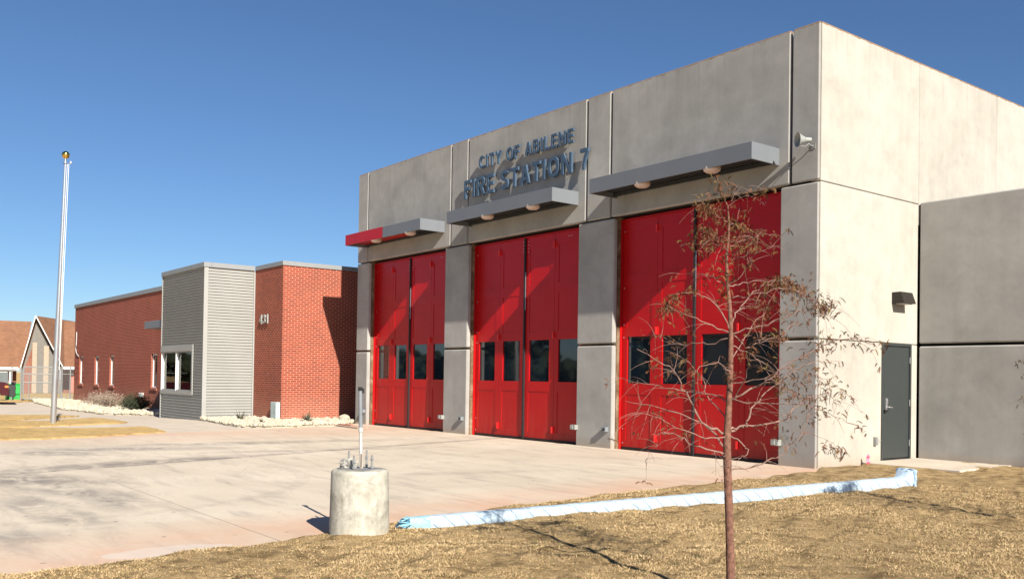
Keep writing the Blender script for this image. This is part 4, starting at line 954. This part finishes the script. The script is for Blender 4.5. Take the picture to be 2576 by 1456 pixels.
# survey flag, litter
sf = empty("survey_flag", (.08, 1.35, .0), 'small pink survey flag in the grass by the sunlit side wall', 'marker flag')
MB().tube([(.14, 1.36, 0), (.14, 1.37, .22)], .003, 5).build("wire_stem", M['galv'], sf)
q = MB(); pr = None
for i in range(6):
    z = .03+.035*i; x = .14+.012*math.sin(i*1.8); y = 1.36+.01*math.cos(i*2.1); w_ = .028 if i < 5 else .01
    cur = (V((x-.6*w_, y-.8*w_, z)), V((x+.6*w_, y+.8*w_, z)))
    if pr: q.quad(pr[0], pr[1], cur[1], cur[0])
    pr = cur
o = q.build("ribbon", M['pink'], sf); so = o.modifiers.new("solid", 'SOLIDIFY'); so.thickness = .003
# small stones / clods on the lawn
for k, (x, y, s, mt, lb) in enumerate(((6.35, -4.9, .035, 'rust', 'dark brown clod lying alone on the open lawn'), (3.9, 1.2, .06, 'rust', 'brown dirt clump on the lawn near the grey wall'), (4.75, 1.4, .05, 'stone', 'pale stone on the lawn near right edge by grey wall'))):
    lump("clod" if mt == 'rust' else "stone", (x, y, float(lawn_h(x, y))+s*.3), (s*1.6, s*1.2, s*.6), M[mt], lb, 'clod' if mt == 'rust' else 'stone', 2, .25, seed=20+k)

# ------------------------------------------------------------------ SAPLING (bare bald cypress)
def make_tree(base, name, label, seed, lean=1):
    r = random.Random(seed); e = empty(name, base, label, 'tree', 'bare saplings planted in the lawn'); base = V(base)
    def W(xc, yc, dep=0):
        z = 2.54-yc/819; return base+rd*((xc-(683+9.6*z))/819)+fd*dep+V((0, 0, z))
    def c7(x, y): return ((2250+x/2.426-2100)*1.533, (600+y/2.426-750)*1.533)
    tr = [(690, 2110), (688, 1900), (680, 1600), (672, 1380), (668, 1200), (680, 1000), (686, 860), (690, 640)]+[c7(*p) for p in ((715, 1100), (695, 930), (690, 700), (705, 600), (710, 420), (700, 290), (680, 250), (650, 190), (605, 35))]
    rads = [.034, .0285, .027, .0265, .025, .021, .019, .0155, .013, .011, .0095, .008, .0065, .005, .0045, .0035, .0018]
    P = [W(*p) for p in tr]; P[0].z = -.05
    dense = []; dr_ = []
    for i in range(len(P)-1):
        for k in range(3):
            dense.append(P[i].lerp(P[i+1], k/3)); dr_.append((rads[i]+(rads[i+1]-rads[i])*k/3)*(1+r.uniform(-.05, .05)))
    dense.append(P[-1]); dr_.append(rads[-1])
    MB().tube(dense, dr_, 12).build("trunk", M['bark'], e, smooth=True)
    LV = []; LC = []
    leaves = []
    def ribbon(p, d, L):
        n = 4; pts = [p]; dd = d.normalized()
        for i in range(n): dd = (dd+V((0, 0, -.36))+V((r.gauss(0, .1), r.gauss(0, .1), 0))).normalized(); pts.append(pts[-1]+dd*L/n)
        sd_ = dd.cross(V((r.gauss(0, 1), r.gauss(0, 1), r.gauss(0, .5)))).normalized(); t = r.random()
        col = V((.075, .032, .016)).lerp(V((.17, .075, .036)), t) if r.random() < .8 else V((.14, .095, .035))
        for i in range(n):
            w0 = .0031*math.sin(math.pi*(i+.35)/(n+.7)); w1 = .0031*math.sin(math.pi*(i+1.2)/(n+.7))
            a, b = pts[i], pts[i+1]; leaves.append(([a-sd_*w0, a+sd_*w0, b+sd_*w1, b-sd_*w1], col))
            for sg_ in (-1, 1):
                m_ = a.lerp(b, .5); q = m_+sd_*sg_*.009+dd*.006; leaves.append(([m_-dd*.002, m_+dd*.002, q, q-dd*.001], col))
    def spray(p, n, spread=.06, L=.05):
        L *= .8; n = max(1, int(n*1.05))
        for i in range(n): ribbon(p+V((r.gauss(0, spread), r.gauss(0, spread), r.gauss(0, spread*.7))), V((r.gauss(0, 1), r.gauss(0, 1), r.gauss(.0, .7))), L*r.uniform(.6, 1.3))
    def smooth_path(pts, n=4):
        out = []
        for i in range(len(pts)-1):
            p0 = pts[max(i-1, 0)]; p1 = pts[i]; p2 = pts[i+1]; p3 = pts[min(i+2, len(pts)-1)]
            for k in range(n):
                t = k/n; out.append(.5*((2*p1)+(p2-p0)*t+(2*p0-5*p1+4*p2-p3)*t*t+(3*p1-p0-3*p2+p3)*t**3))
        out.append(pts[-1]); return out
    BR = [  # points on the plan, radius at the root, depth at the tip, leaf density at the tip
     ([(660, 1165), (520, 1110), (430, 960), (330, 830), (150, 735)], .011, -.25, 3), ([(650, 1240), (580, 1140), (400, 1060), (150, 1010)], .009, .2, 1), ([(655, 1280), (480, 1230), (370, 1170), (250, 1175)], .008, -.1, 1),
     ([(690, 990), (560, 960), (330, 925), (120, 880)], .007, .35, 2), ([(690, 640), (560, 580), (440, 520), (330, 500)], .006, .1, 14), ([(685, 620), (620, 500), (520, 440), (390, 435), (320, 520)], .006, -.1, 16),
     ([(690, 590), (740, 500), (830, 410), (950, 345), (1100, 380)], .007, .1, 26), ([(690, 640), (820, 600), (930, 560), (1060, 500), (1200, 480)], .006, -.15, 8), ([(700, 640), (800, 700), (950, 660), (1100, 580)], .006, .3, 16),
     ([(695, 990), (850, 900), (960, 810), (1100, 720), (1250, 660), (1390, 710)], .009, -.2, 14), ([(680, 1150), (780, 1120), (820, 1050), (900, 950), (1150, 790), (1330, 800)], .010, .15, 3), ([(690, 1160), (790, 1130), (1000, 1100), (1130, 1000), (1290, 950), (1360, 1010)], .009, .3, 9),
     ([(680, 1370), (830, 1330), (960, 1275), (1080, 1140), (1140, 1000)], .007, .0, 5), ([(695, 980), (760, 1000), (1000, 1010), (1160, 1060), (1290, 1130)], .006, -.3, 5), ([(665, 380), (600, 330), (540, 310), (430, 300)], .0045, .15, 2),
     ([(675, 385), (770, 280), (770, 240)], .004, -.1, 1), ([(685, 165), (800, 120), (860, 95), (930, 85)], .004, .1, 4), ([(690, 235), (800, 215), (950, 165)], .004, -.15, 1), ([(680, 170), (600, 150), (440, 150)], .0035, .1, 6),
     ([(680, 380), (800, 350), (1000, 335), (1110, 400)], .005, .2, 26), ([(690, 850), (600, 800), (480, 830), (460, 900)], .005, -.2, 8), ([(690, 660), (560, 690), (420, 680), (320, 640)], .005, .3, 4), ([(690, 1185), (760, 1240), (740, 1280), (695, 1285)], .006, -.15, 0),
     ([(690, 1000), (740, 860), (730, 740), (760, 660)], .006, -.35, 3), ([(1060, 1160), (1200, 1190), (1330, 1280)], .003, .1, 7), ([(700, 700), (850, 760), (950, 850), (1100, 950), (1200, 990)], .005, .4, 9), ([(690, 900), (820, 880), (960, 820), (1100, 870), (1180, 940)], .005, -.3, 9),
     ([(690, 450), (800, 430), (950, 400), (1090, 470), (1110, 560)], .005, -.2, 20), ([(690, 1100), (600, 1000), (560, 860), (470, 760), (400, 760)], .006, .35, 4), ([(660, 1190), (500, 1180), (300, 1100), (160, 1060)], .006, -.3, 3),
     ([(675, 1290), (590, 1270), (600, 1330), (598, 1400)], .003, -.2, 0), ([(420, 1180), (280, 1260), (250, 1350)], .002, .1, 0), ([(690, 780), (780, 650), (860, 560), (940, 470), (960, 380)], .005, .25, 12),
     ([c7(735, 250), c7(760, 170), c7(790, 100)], .002, 0, 1), ([c7(680, 330), c7(610, 310), c7(520, 250), c7(460, 165)], .003, .1, 8), ([c7(700, 290), c7(800, 230), c7(900, 210), c7(985, 172)], .003, -.1, 5),
     ([c7(700, 560), c7(620, 550), c7(560, 500), c7(480, 480)], .003, .1, 16), ([c7(700, 430), c7(620, 400), c7(540, 350), c7(500, 330)], .003, -.1, 18), ([c7(705, 460), c7(760, 420), c7(820, 400)], .003, .1, 16), ([c7(690, 680), c7(640, 600), c7(520, 600)], .003, -.05, 12),
     ([c7(700, 600), c7(800, 560), c7(900, 500), c7(980, 480)], .003, .15, 10), ([c7(690, 720), c7(780, 660), c7(860, 640)], .003, -.1, 8)]
    for (pts, r0, dep, den) in BR:
        n = len(pts); Q = [W(p[0], p[1], dep*i/(n-1)*1.3) for i, p in enumerate(pts)]
        Q = smooth_path(Q, 5); m_ = len(Q)
        Q = [p+V((r.gauss(0, .006), r.gauss(0, .006), r.gauss(0, .006)))*(1 if 0 < i < m_-1 else 0) for i, p in enumerate(Q)]
        mb = MB(); r0 = r0*.78
        mb.tube(Q, [max(.0009, r0*(1-.85*i/(m_-1))) for i in range(m_)], 7)
        L_ = sum((Q[i+1]-Q[i]).length for i in range(m_-1))
        # side twigs
        for k in range(int(3+L_*11)):
            i = r.randint(int(m_*.2), m_-2); p = Q[i]; d = (Q[i+1]-Q[i]).normalized()
            a = (d*.7+V((r.gauss(0, .7), r.gauss(0, .7), r.gauss(.25, .5)))).normalized(); l = r.uniform(.06, .24)*min(1.2, .5+L_)
            c_ = [p]
            for s_ in range(5): a = (a+V((r.gauss(0, .12), r.gauss(0, .12), -.17))).normalized(); c_.append(c_[-1]+a*l/5)
            mb.tube(c_, [.0016, .0014, .0012, .0010, .0008, .0006], 5, False)
            if r.random() < min(.9, .12+den*.045): spray(c_[-1], r.randint(2, 5), .018, .05)
        mb.build("branch", M['twig'], e, smooth=True)
        for k in range(den):
            t = .62+.38*r.random(); p = Q[int(t*(m_-1))]; spray(p, r.randint(3, 6), .035, .055)
    # needles still hanging round the leader
    for k in range(95):
        z = r.uniform(1.95, 2.78); w_ = .05+.22*max(0, (2.75-z)); i = min(range(len(P)), key=lambda q: abs(P[q].z-z)); p = V((P[i].x, P[i].y, z)); a = r.uniform(0, 6.28); q = abs(r.gauss(0, w_*.6))
        if r.random() < .75: spray(p+V((math.cos(a)*q, math.sin(a)*q, 0)), r.randint(2, 5), .03, .055)
    mb = MB(); cols = []
    for qd, col in leaves: mb.quad(*qd); cols += [(*col, 1)]*4
    f = mb.build("foliage", M['leaf'], e, fix=False); ca = f.data.color_attributes.new("col", 'FLOAT_COLOR', 'POINT'); ca.data.foreach_set("color", np.array(cols).ravel())
    return e
t1_ = make_tree((5.335, -8.865, 0), "cypress_sapling", 'bare brown sapling with reddish trunk standing in front of the right bay door', 3)
t2_ = copy_tree(t1_); t2_.location = (5.78, -3.56, 0); t2_.rotation_euler = (0, 0, 2.6)
t2_['label'] = 'bare sapling at the right edge showing only twig tips against grey wall'

# ------------------------------------------------------------------ BACKGROUND LEFT
# church with steep gable
rt = V((.142, .99, 0)); back = V((-.99, .142, 0)); zg = -.66
ch = empty("church", (-88.9, 5, zg), 'church with brown shingle roof and steep white trimmed gable beyond the fence', 'church')
O = V((-88.95, 5.47, 0))
def CW(a, b, z): return O+rt*a+back*b+V((0, 0, z))
# gable: apex at a=-.6 , left foot a=-1.8 , right foot a=1.8 ; ridge runs back to the right
apex = CW(-.65, 0, 6.75); lf_, rf_ = CW(-1.85, 0, 1.75), CW(1.85, 0, 1.75)
rb = (rt*.45+back*.89).normalized()*14
def uvq(a, b, c, d): 
    L1 = (b-a).length; L2 = (d-a).length; return [(0, 0), (L1, 0), (L1, L2), (0, L2)]
mb = MB()
q = (rf_+V((0, 0, 0)), CW(1.85, 0, 1.75)+rb, apex+rb, apex); mb.quad(*q, uv=uvq(*q))
l2 = lf_+rb; q = (lf_, l2, apex+rb, apex); mb.quad(*q, uv=uvq(*q))
q = (CW(-24, 4, 1.75), CW(-1.5, 4, 1.75), CW(-.6, 9, 6.6), CW(-24, 9, 6.6)); mb.quad(*q, uv=uvq(*q))
q = (CW(-24, 14, 1.75), CW(-1.5, 14, 1.75), CW(-1.5, 9, 6.6), CW(-24, 9, 6.6)); mb.quad(*q, uv=uvq(*q))
q = (CW(1.9, .3, 1.85), CW(14, 5.8, 1.85), CW(14, 11, 6.62), CW(-.6, 4.2, 6.62)); mb.quad(*q, uv=uvq(*q))
rf2 = mb.build("roof", M['shingle'], ch, fix=False)
mb = MB()
def beam(a, b, s_=.05, dep=.12): d = (b-a).normalized(); mb.obox((a+b)/2-back*.1, d, back, d.cross(back), (b-a).length/2, dep, s_)
beam(lf_-back*.15, apex-back*.15, .04); beam(apex-back*.15, rf_-back*.15, .04); beam(CW(-24, 3.9, 1.68), CW(-1.9, 3.9, 1.68), .13); beam(CW(1.8, .2, 1.8), CW(14, 5.7, 1.8), .13)
mb.build("trim", M['white'], ch)
g_ = MB(); s0 = back*.5
g_.face([CW(-1.7, .5, zg), CW(1.7, .5, zg), CW(1.7, .5, 1.85), apex+s0-V((0, 0, .12)), CW(-1.7, .5, 1.85)]); g_.build("gable_wall", M['cgrey'], ch)
g_ = MB()
for a, wd_, zt_ in ((-.05-.6, .20, 4.2), (.35, .22, 3.9), (1.05, .10, 3.0)): 
    c = CW(a, .25, 0); g_.obox(V((c.x, c.y, (zg+zt_)/2)), rt, back, (0, 0, 1), wd_, .12, (zt_-zg)/2)
g_.build("column", M['cwall'], ch)
g_ = MB(); g_.face([CW(-1.5, .45, zg), CW(-.85, .45, zg), CW(-.85, .45, 3.7), CW(-1.5, .45, 1.7)]); g_.build("brick_panel", M['cbrick'], ch)
g_ = MB(); c = CW(-13, 5.5, .5); g_.obox(V((c.x, c.y, .55)), rt, back, (0, 0, 1), 11, .1, 1.2); c = CW(8, 6, .5); g_.obox(V((c.x, c.y, .55)), (rt*.92+back*.42), (back*.92-rt*.42), (0, 0, 1), 7, .1, 1.25); g_.build("wall", M['cbrick'], ch)
g_ = MB()
for a in (-22, -18, -14, -10, -6, -2.6):
    c = CW(a, 4.1, 0); g_.obox(V((c.x, c.y, .5)), rt, back, (0, 0, 1), .07, .07, 1.15)
g_.build("porch_post", M['white'], ch)
g_ = MB(); c = CW(3.0, 1.6, 0); g_.obox(V((c.x, c.y, .3)), rt, back, (0, 0, 1), .38, .1, .95); g_.build("door", M['boardred'], ch)
g_ = MB(); c = CW(-3.6, 3.0, 0); g_.obox(V((c.x, c.y, .85)), rt, back, (0, 0, 1), .75, .05, .5); g_.build("sign_panel", M['white'], ch)

# chain-link fence and gate
def chain(parent, a, b, z0, z1, nm_="chain_link"):
    mb = MB(); a = V(a); b = V(b); d = b-a; L_ = d.length; dn = d.normalized(); hgt = z1-z0; s_ = .085; w_ = .0035
    n = int((L_+hgt)/s_)
    for sg_ in (1, -1):
        for i in range(n):
            o_ = i*s_-(hgt if sg_ > 0 else 0)
            t0 = max(0, -o_) if sg_ > 0 else max(0, o_-L_); t1 = min(hgt, L_-o_) if sg_ > 0 else min(hgt, o_)
            if t1 <= t0: continue
            p0 = a+dn*(o_+sg_*t0)+V((0, 0, z0+t0)); p1 = a+dn*(o_+sg_*t1)+V((0, 0, z0+t1))
            u = V((0, 0, w_*1.4)); mb.quad(p0-u, p1-u, p1+u, p0+u)
    return mb.build(nm_, M['galv'], parent, fix=False)
FX = -47.5; zf = -.12
fe = empty("chain_link_fence", (FX, -1.3, zf), 'short chain link fence panel between the brick wall and the gate', 'fence')
for y in (-1.6, -1.17): MB().tube([(FX, y, -.2), (FX, y, 1.76)], .035, 8).build("fence_post", M['galv'], fe)
r_ = MB(); r_.tube([(FX, -1.6, 1.30), (FX, -.6, 1.30)], .02, 6); r_.tube([(FX, -1.6, .0), (FX, -.6, .0)], .02, 6); r_.build("rail", M['galv'], fe)
chain(fe, (FX, -1.6, 0), (FX, -.6, 0), -.05, 1.7)
ga = empty("fence_gate", (FX, -2.6, zf), 'rolling chain link gate with pale tube frame behind the flagpole', 'gate')
r_ = MB()
for z in (-.08, .82, 1.29, 1.68): r_.tube([(FX+.05, -3.55, z), (FX+.05, -1.68, z)], .028, 8)
for y in (-3.55, -3.28, -1.68): r_.tube([(FX+.05, y, -.08), (FX+.05, y, 1.68 if y != -3.28 else 1.29)], .03, 8)
r_.build("gate_frame", M['galv'], ga); chain(ga, (FX+.05, -3.55, 0), (FX+.05, -1.68, 0), -.08, 1.68)
MB().lathe((FX+.05, -3.57, -.15), (0, 1, 0), [(-.03, 0), (-.03, .07), (.03, .07), (.03, 0)], 12).build("wheel", M['black'], ga)
fl_ = empty("screened_fence", (FX-.3, -4.6, zf), 'chain link fence with grey privacy screen behind the parked truck', 'fence')
for y in (-4.07, -3.62, -6.5, -9): MB().tube([(FX-.3, y, -.2), (FX-.3, y, 1.70)], .035, 8).build("fence_post", M['galv'], fl_)
MB().obox((FX-.35, -7.35, .75), (0, 1, 0), (1, 0, 0), (0, 0, 1), 3.1, .01, .62).build("privacy_screen", M['privacy'] if 'privacy' in M else M['galv'], fl_)
MB().tube([(FX-.3, -12, 1.45), (FX-.3, -3.62, 1.45)], .02, 6).build("rail", M['galv'], fl_)

# green bin
gb = empty("green_bin", (-50.2, -3.3, -.2), 'bright green plastic bin behind the front of the maroon truck', 'bin')
MB().obox((-50.2, -3.60, .22), (0, 1, 0), (1, 0, 0), (0, 0, 1), .33, .35, .45).build("bin_body", M['bin'], gb, bevel=.03)
MB().obox((-50.2, -3.60, .70), (0, 1, 0), (1, 0, 0), (0, 0, 1), .35, .37, .03).build("lid", M['bin'], gb, bevel=.01)

# maroon pickup, nose to the right, mostly outside the frame
tk = empty("pickup_truck", (-41, -8, -.2), 'maroon pickup truck with black front guard parked at the left edge', 'pickup truck')
def TK(f, s, z): return V((-41.2, -4.95, -.2))+V((.12, .993, 0))*f+V((-.993, .12, 0))*s+V((0, 0, z))   # f: forward from nose (negative back), s: across
def prism(outline, s0, s1, name, mat, bev=.03):
    mb = MB(); a = [TK(f, s0, z) for f, z in outline]; b = [TK(f, s1, z) for f, z in outline]; n = len(a)
    mb.face(a); mb.face(b[::-1])
    for i in range(n): j = (i+1) % n; mb.quad(a[i], b[i], b[j], a[j])
    return mb.build(name, mat, tk, bevel=bev, seg=2)
prism([(-.35, .45), (-.35, 1.0), (-.5, 1.08), (-1.5, 1.16), (-1.75, 1.18), (-5.6, 1.15), (-5.6, .45), (-4.9, .45), (-4.75, .8), (-4.3, .88), (-3.85, .8), (-3.7, .45), (-1.75, .45), (-1.6, .8), (-1.2, .88), (-.8, .8), (-.65, .45)], 0, 1.9, "body", M['carred'])
prism([(-1.6, 1.18), (-2.3, 1.82), (-3.6, 1.84), (-3.75, 1.18)], .12, 1.78, "cab", M['carred'])
prism([(-1.85, 1.22), (-2.35, 1.76), (-3.5, 1.78), (-3.55, 1.22)], .10, .118, "side_window", M['glass'], 0)
g_ = MB()
for s_ in (.3, 1.6): g_.obox(TK(-.12, s_, .75), (.12, .993, 0), (-.993, .12, 0), (0, 0, 1), .05, .05, .32)
for z in (.5, .8, 1.05): g_.obox(TK(-.1, .95, z), (.12, .993, 0), (-.993, .12, 0), (0, 0, 1), .06, .85, .05)
g_.obox(TK(-.2, .95, .68), (.12, .993, 0), (-.993, .12, 0), (0, 0, 1), .14, .93, .30); g_.build("front_guard", M['black'], tk, bevel=.02)
g_ = MB(); g_.obox(TK(-.338, .95, .82), (.12, .993, 0), (-.993, .12, 0), (0, 0, 1), .012, .9, .17); g_.build("grille", M['black'], tk)
for s_ in (.16, 1.74): MB().obox(TK(-.36, s_, .86), (.12, .993, 0), (-.993, .12, 0), (0, 0, 1), .04, .12, .09).build("headlight", M['lens'], tk, bevel=.01)
MB().obox(TK(-.45, -.005, .88), (.12, .993, 0), (-.993, .12, 0), (0, 0, 1), .07, .012, .05).build("side_marker", simple("orange_lens", (.8, .2, .03), .4), tk)
g_ = MB(); g_.obox(TK(-2.0, -.12, 1.3), (.12, .993, 0), (-.993, .12, 0), (0, 0, 1), .05, .10, .08); g_.build("mirror", M['black'], tk, bevel=.01)
for f in (-1.2, -4.3):
    for s_, sg_ in ((.0, 1), (1.9, -1)):
        c = TK(f, s_+.11*sg_, .38); wx = MB().lathe(c-V((-.993, .12, 0))*.13, (-.993, .12, 0), [(0, .2), (0, .33), (.03, .38), (.23, .38), (.26, .33), (.26, .2)], 24).build("wheel", M['black'], tk, smooth=True)
        MB().lathe(c-V((-.993, .12, 0))*.11, (-.993, .12, 0), [(0, 0), (0, .19), (.06, .215), (.22, .215), (.22, 0)], 18).build("rim", M['galv'], wx)
        

# ------------------------------------------------------------------ across the street: what the door glass mirrors
hs2 = empty("street_house", (-44, -52, 0), 'beige two storey house across the street mirrored in the door glass', 'house')
MB().box(-52, -36, -60, -50, -.5, 5.4).build("wall", M['beige'], hs2)
q = MB(); q.quad((-53, -61, 5.4), (-35, -61, 5.4), (-35, -55, 8.2), (-53, -55, 8.2)); q.quad((-53, -49, 5.4), (-35, -49, 5.4), (-35, -55, 8.2), (-53, -55, 8.2)); q.build("roof", M['shingle'], hs2)
for x in (-50, -46.5, -43, -39.5):
    for z in (1.0, 3.6): MB().box(x, x+1.2, -50.0, -49.95, z, z+1.3).build("window", M['glass'], hs2)
def treemass(name, line, label, seed):
    r = random.Random(seed); vs = []; fs = []; k = 0
    for (x0, y0, x1, y1, n, hh) in line:
        for i in range(n):
            t = r.random(); x = x0+(x1-x0)*t+r.gauss(0, 3); y = y0+(y1-y0)*t+r.gauss(0, 3); h_ = hh*r.uniform(.55, 1)*(.8+.3*math.sin(t*17))
            for _ in range(16):
                s = r.uniform(.5, 1.2); c = np.array([x+r.gauss(0, 2), y+r.gauss(0, 2), h_*r.uniform(.15, 1)])
                q = IV*(1+rng.uniform(-.4, .4, (12 if len(IV) == 12 else len(IV), 1)))*s+c; fs.append(IF+k*len(IV)); vs.append(q); k += 1
    me = bpy.data.meshes.new(name); me.from_pydata(np.concatenate(vs).tolist(), [], np.concatenate(fs).tolist()); me.materials.append(M['evergreen'])
    o = bpy.data.objects.new(name, me); COL.objects.link(o); return tag(o, label, 'woodland', kind='stuff')
treemass("tree_line", [(-140, -60, -60, -80, 90, 9), (-60, -80, 10, -75, 60, 8), (-150, -20, -140, -60, 30, 9)], 'dark line of trees across the street mirrored in door glass', 2)
pl = empty("utility_pole", (-40, -33, 0), 'wooden utility pole with wires across the street', 'utility pole')
MB().tube([(-40, -33, -.5), (-40, -33, 9.5)], [.16, .11], 10).build("pole", M['rust'], pl); MB().box(-40.1, -39.9, -34.2, -31.8, 8.6, 8.75).build("crossarm", M['rust'], pl)
q = MB()
for dy, zz in ((-34, 8.8), (-32, 8.8), (-33, 6.4)):
    for x0, x1 in ((-95, -40), (-40, 20)):
        q.tube([(x0+(x1-x0)*i/14, dy, zz-1.3*math.sin(math.pi*i/14)) for i in range(15)], .025 if zz > 7 else .05, 4, False)
q.build("wire", M['black'], pl)
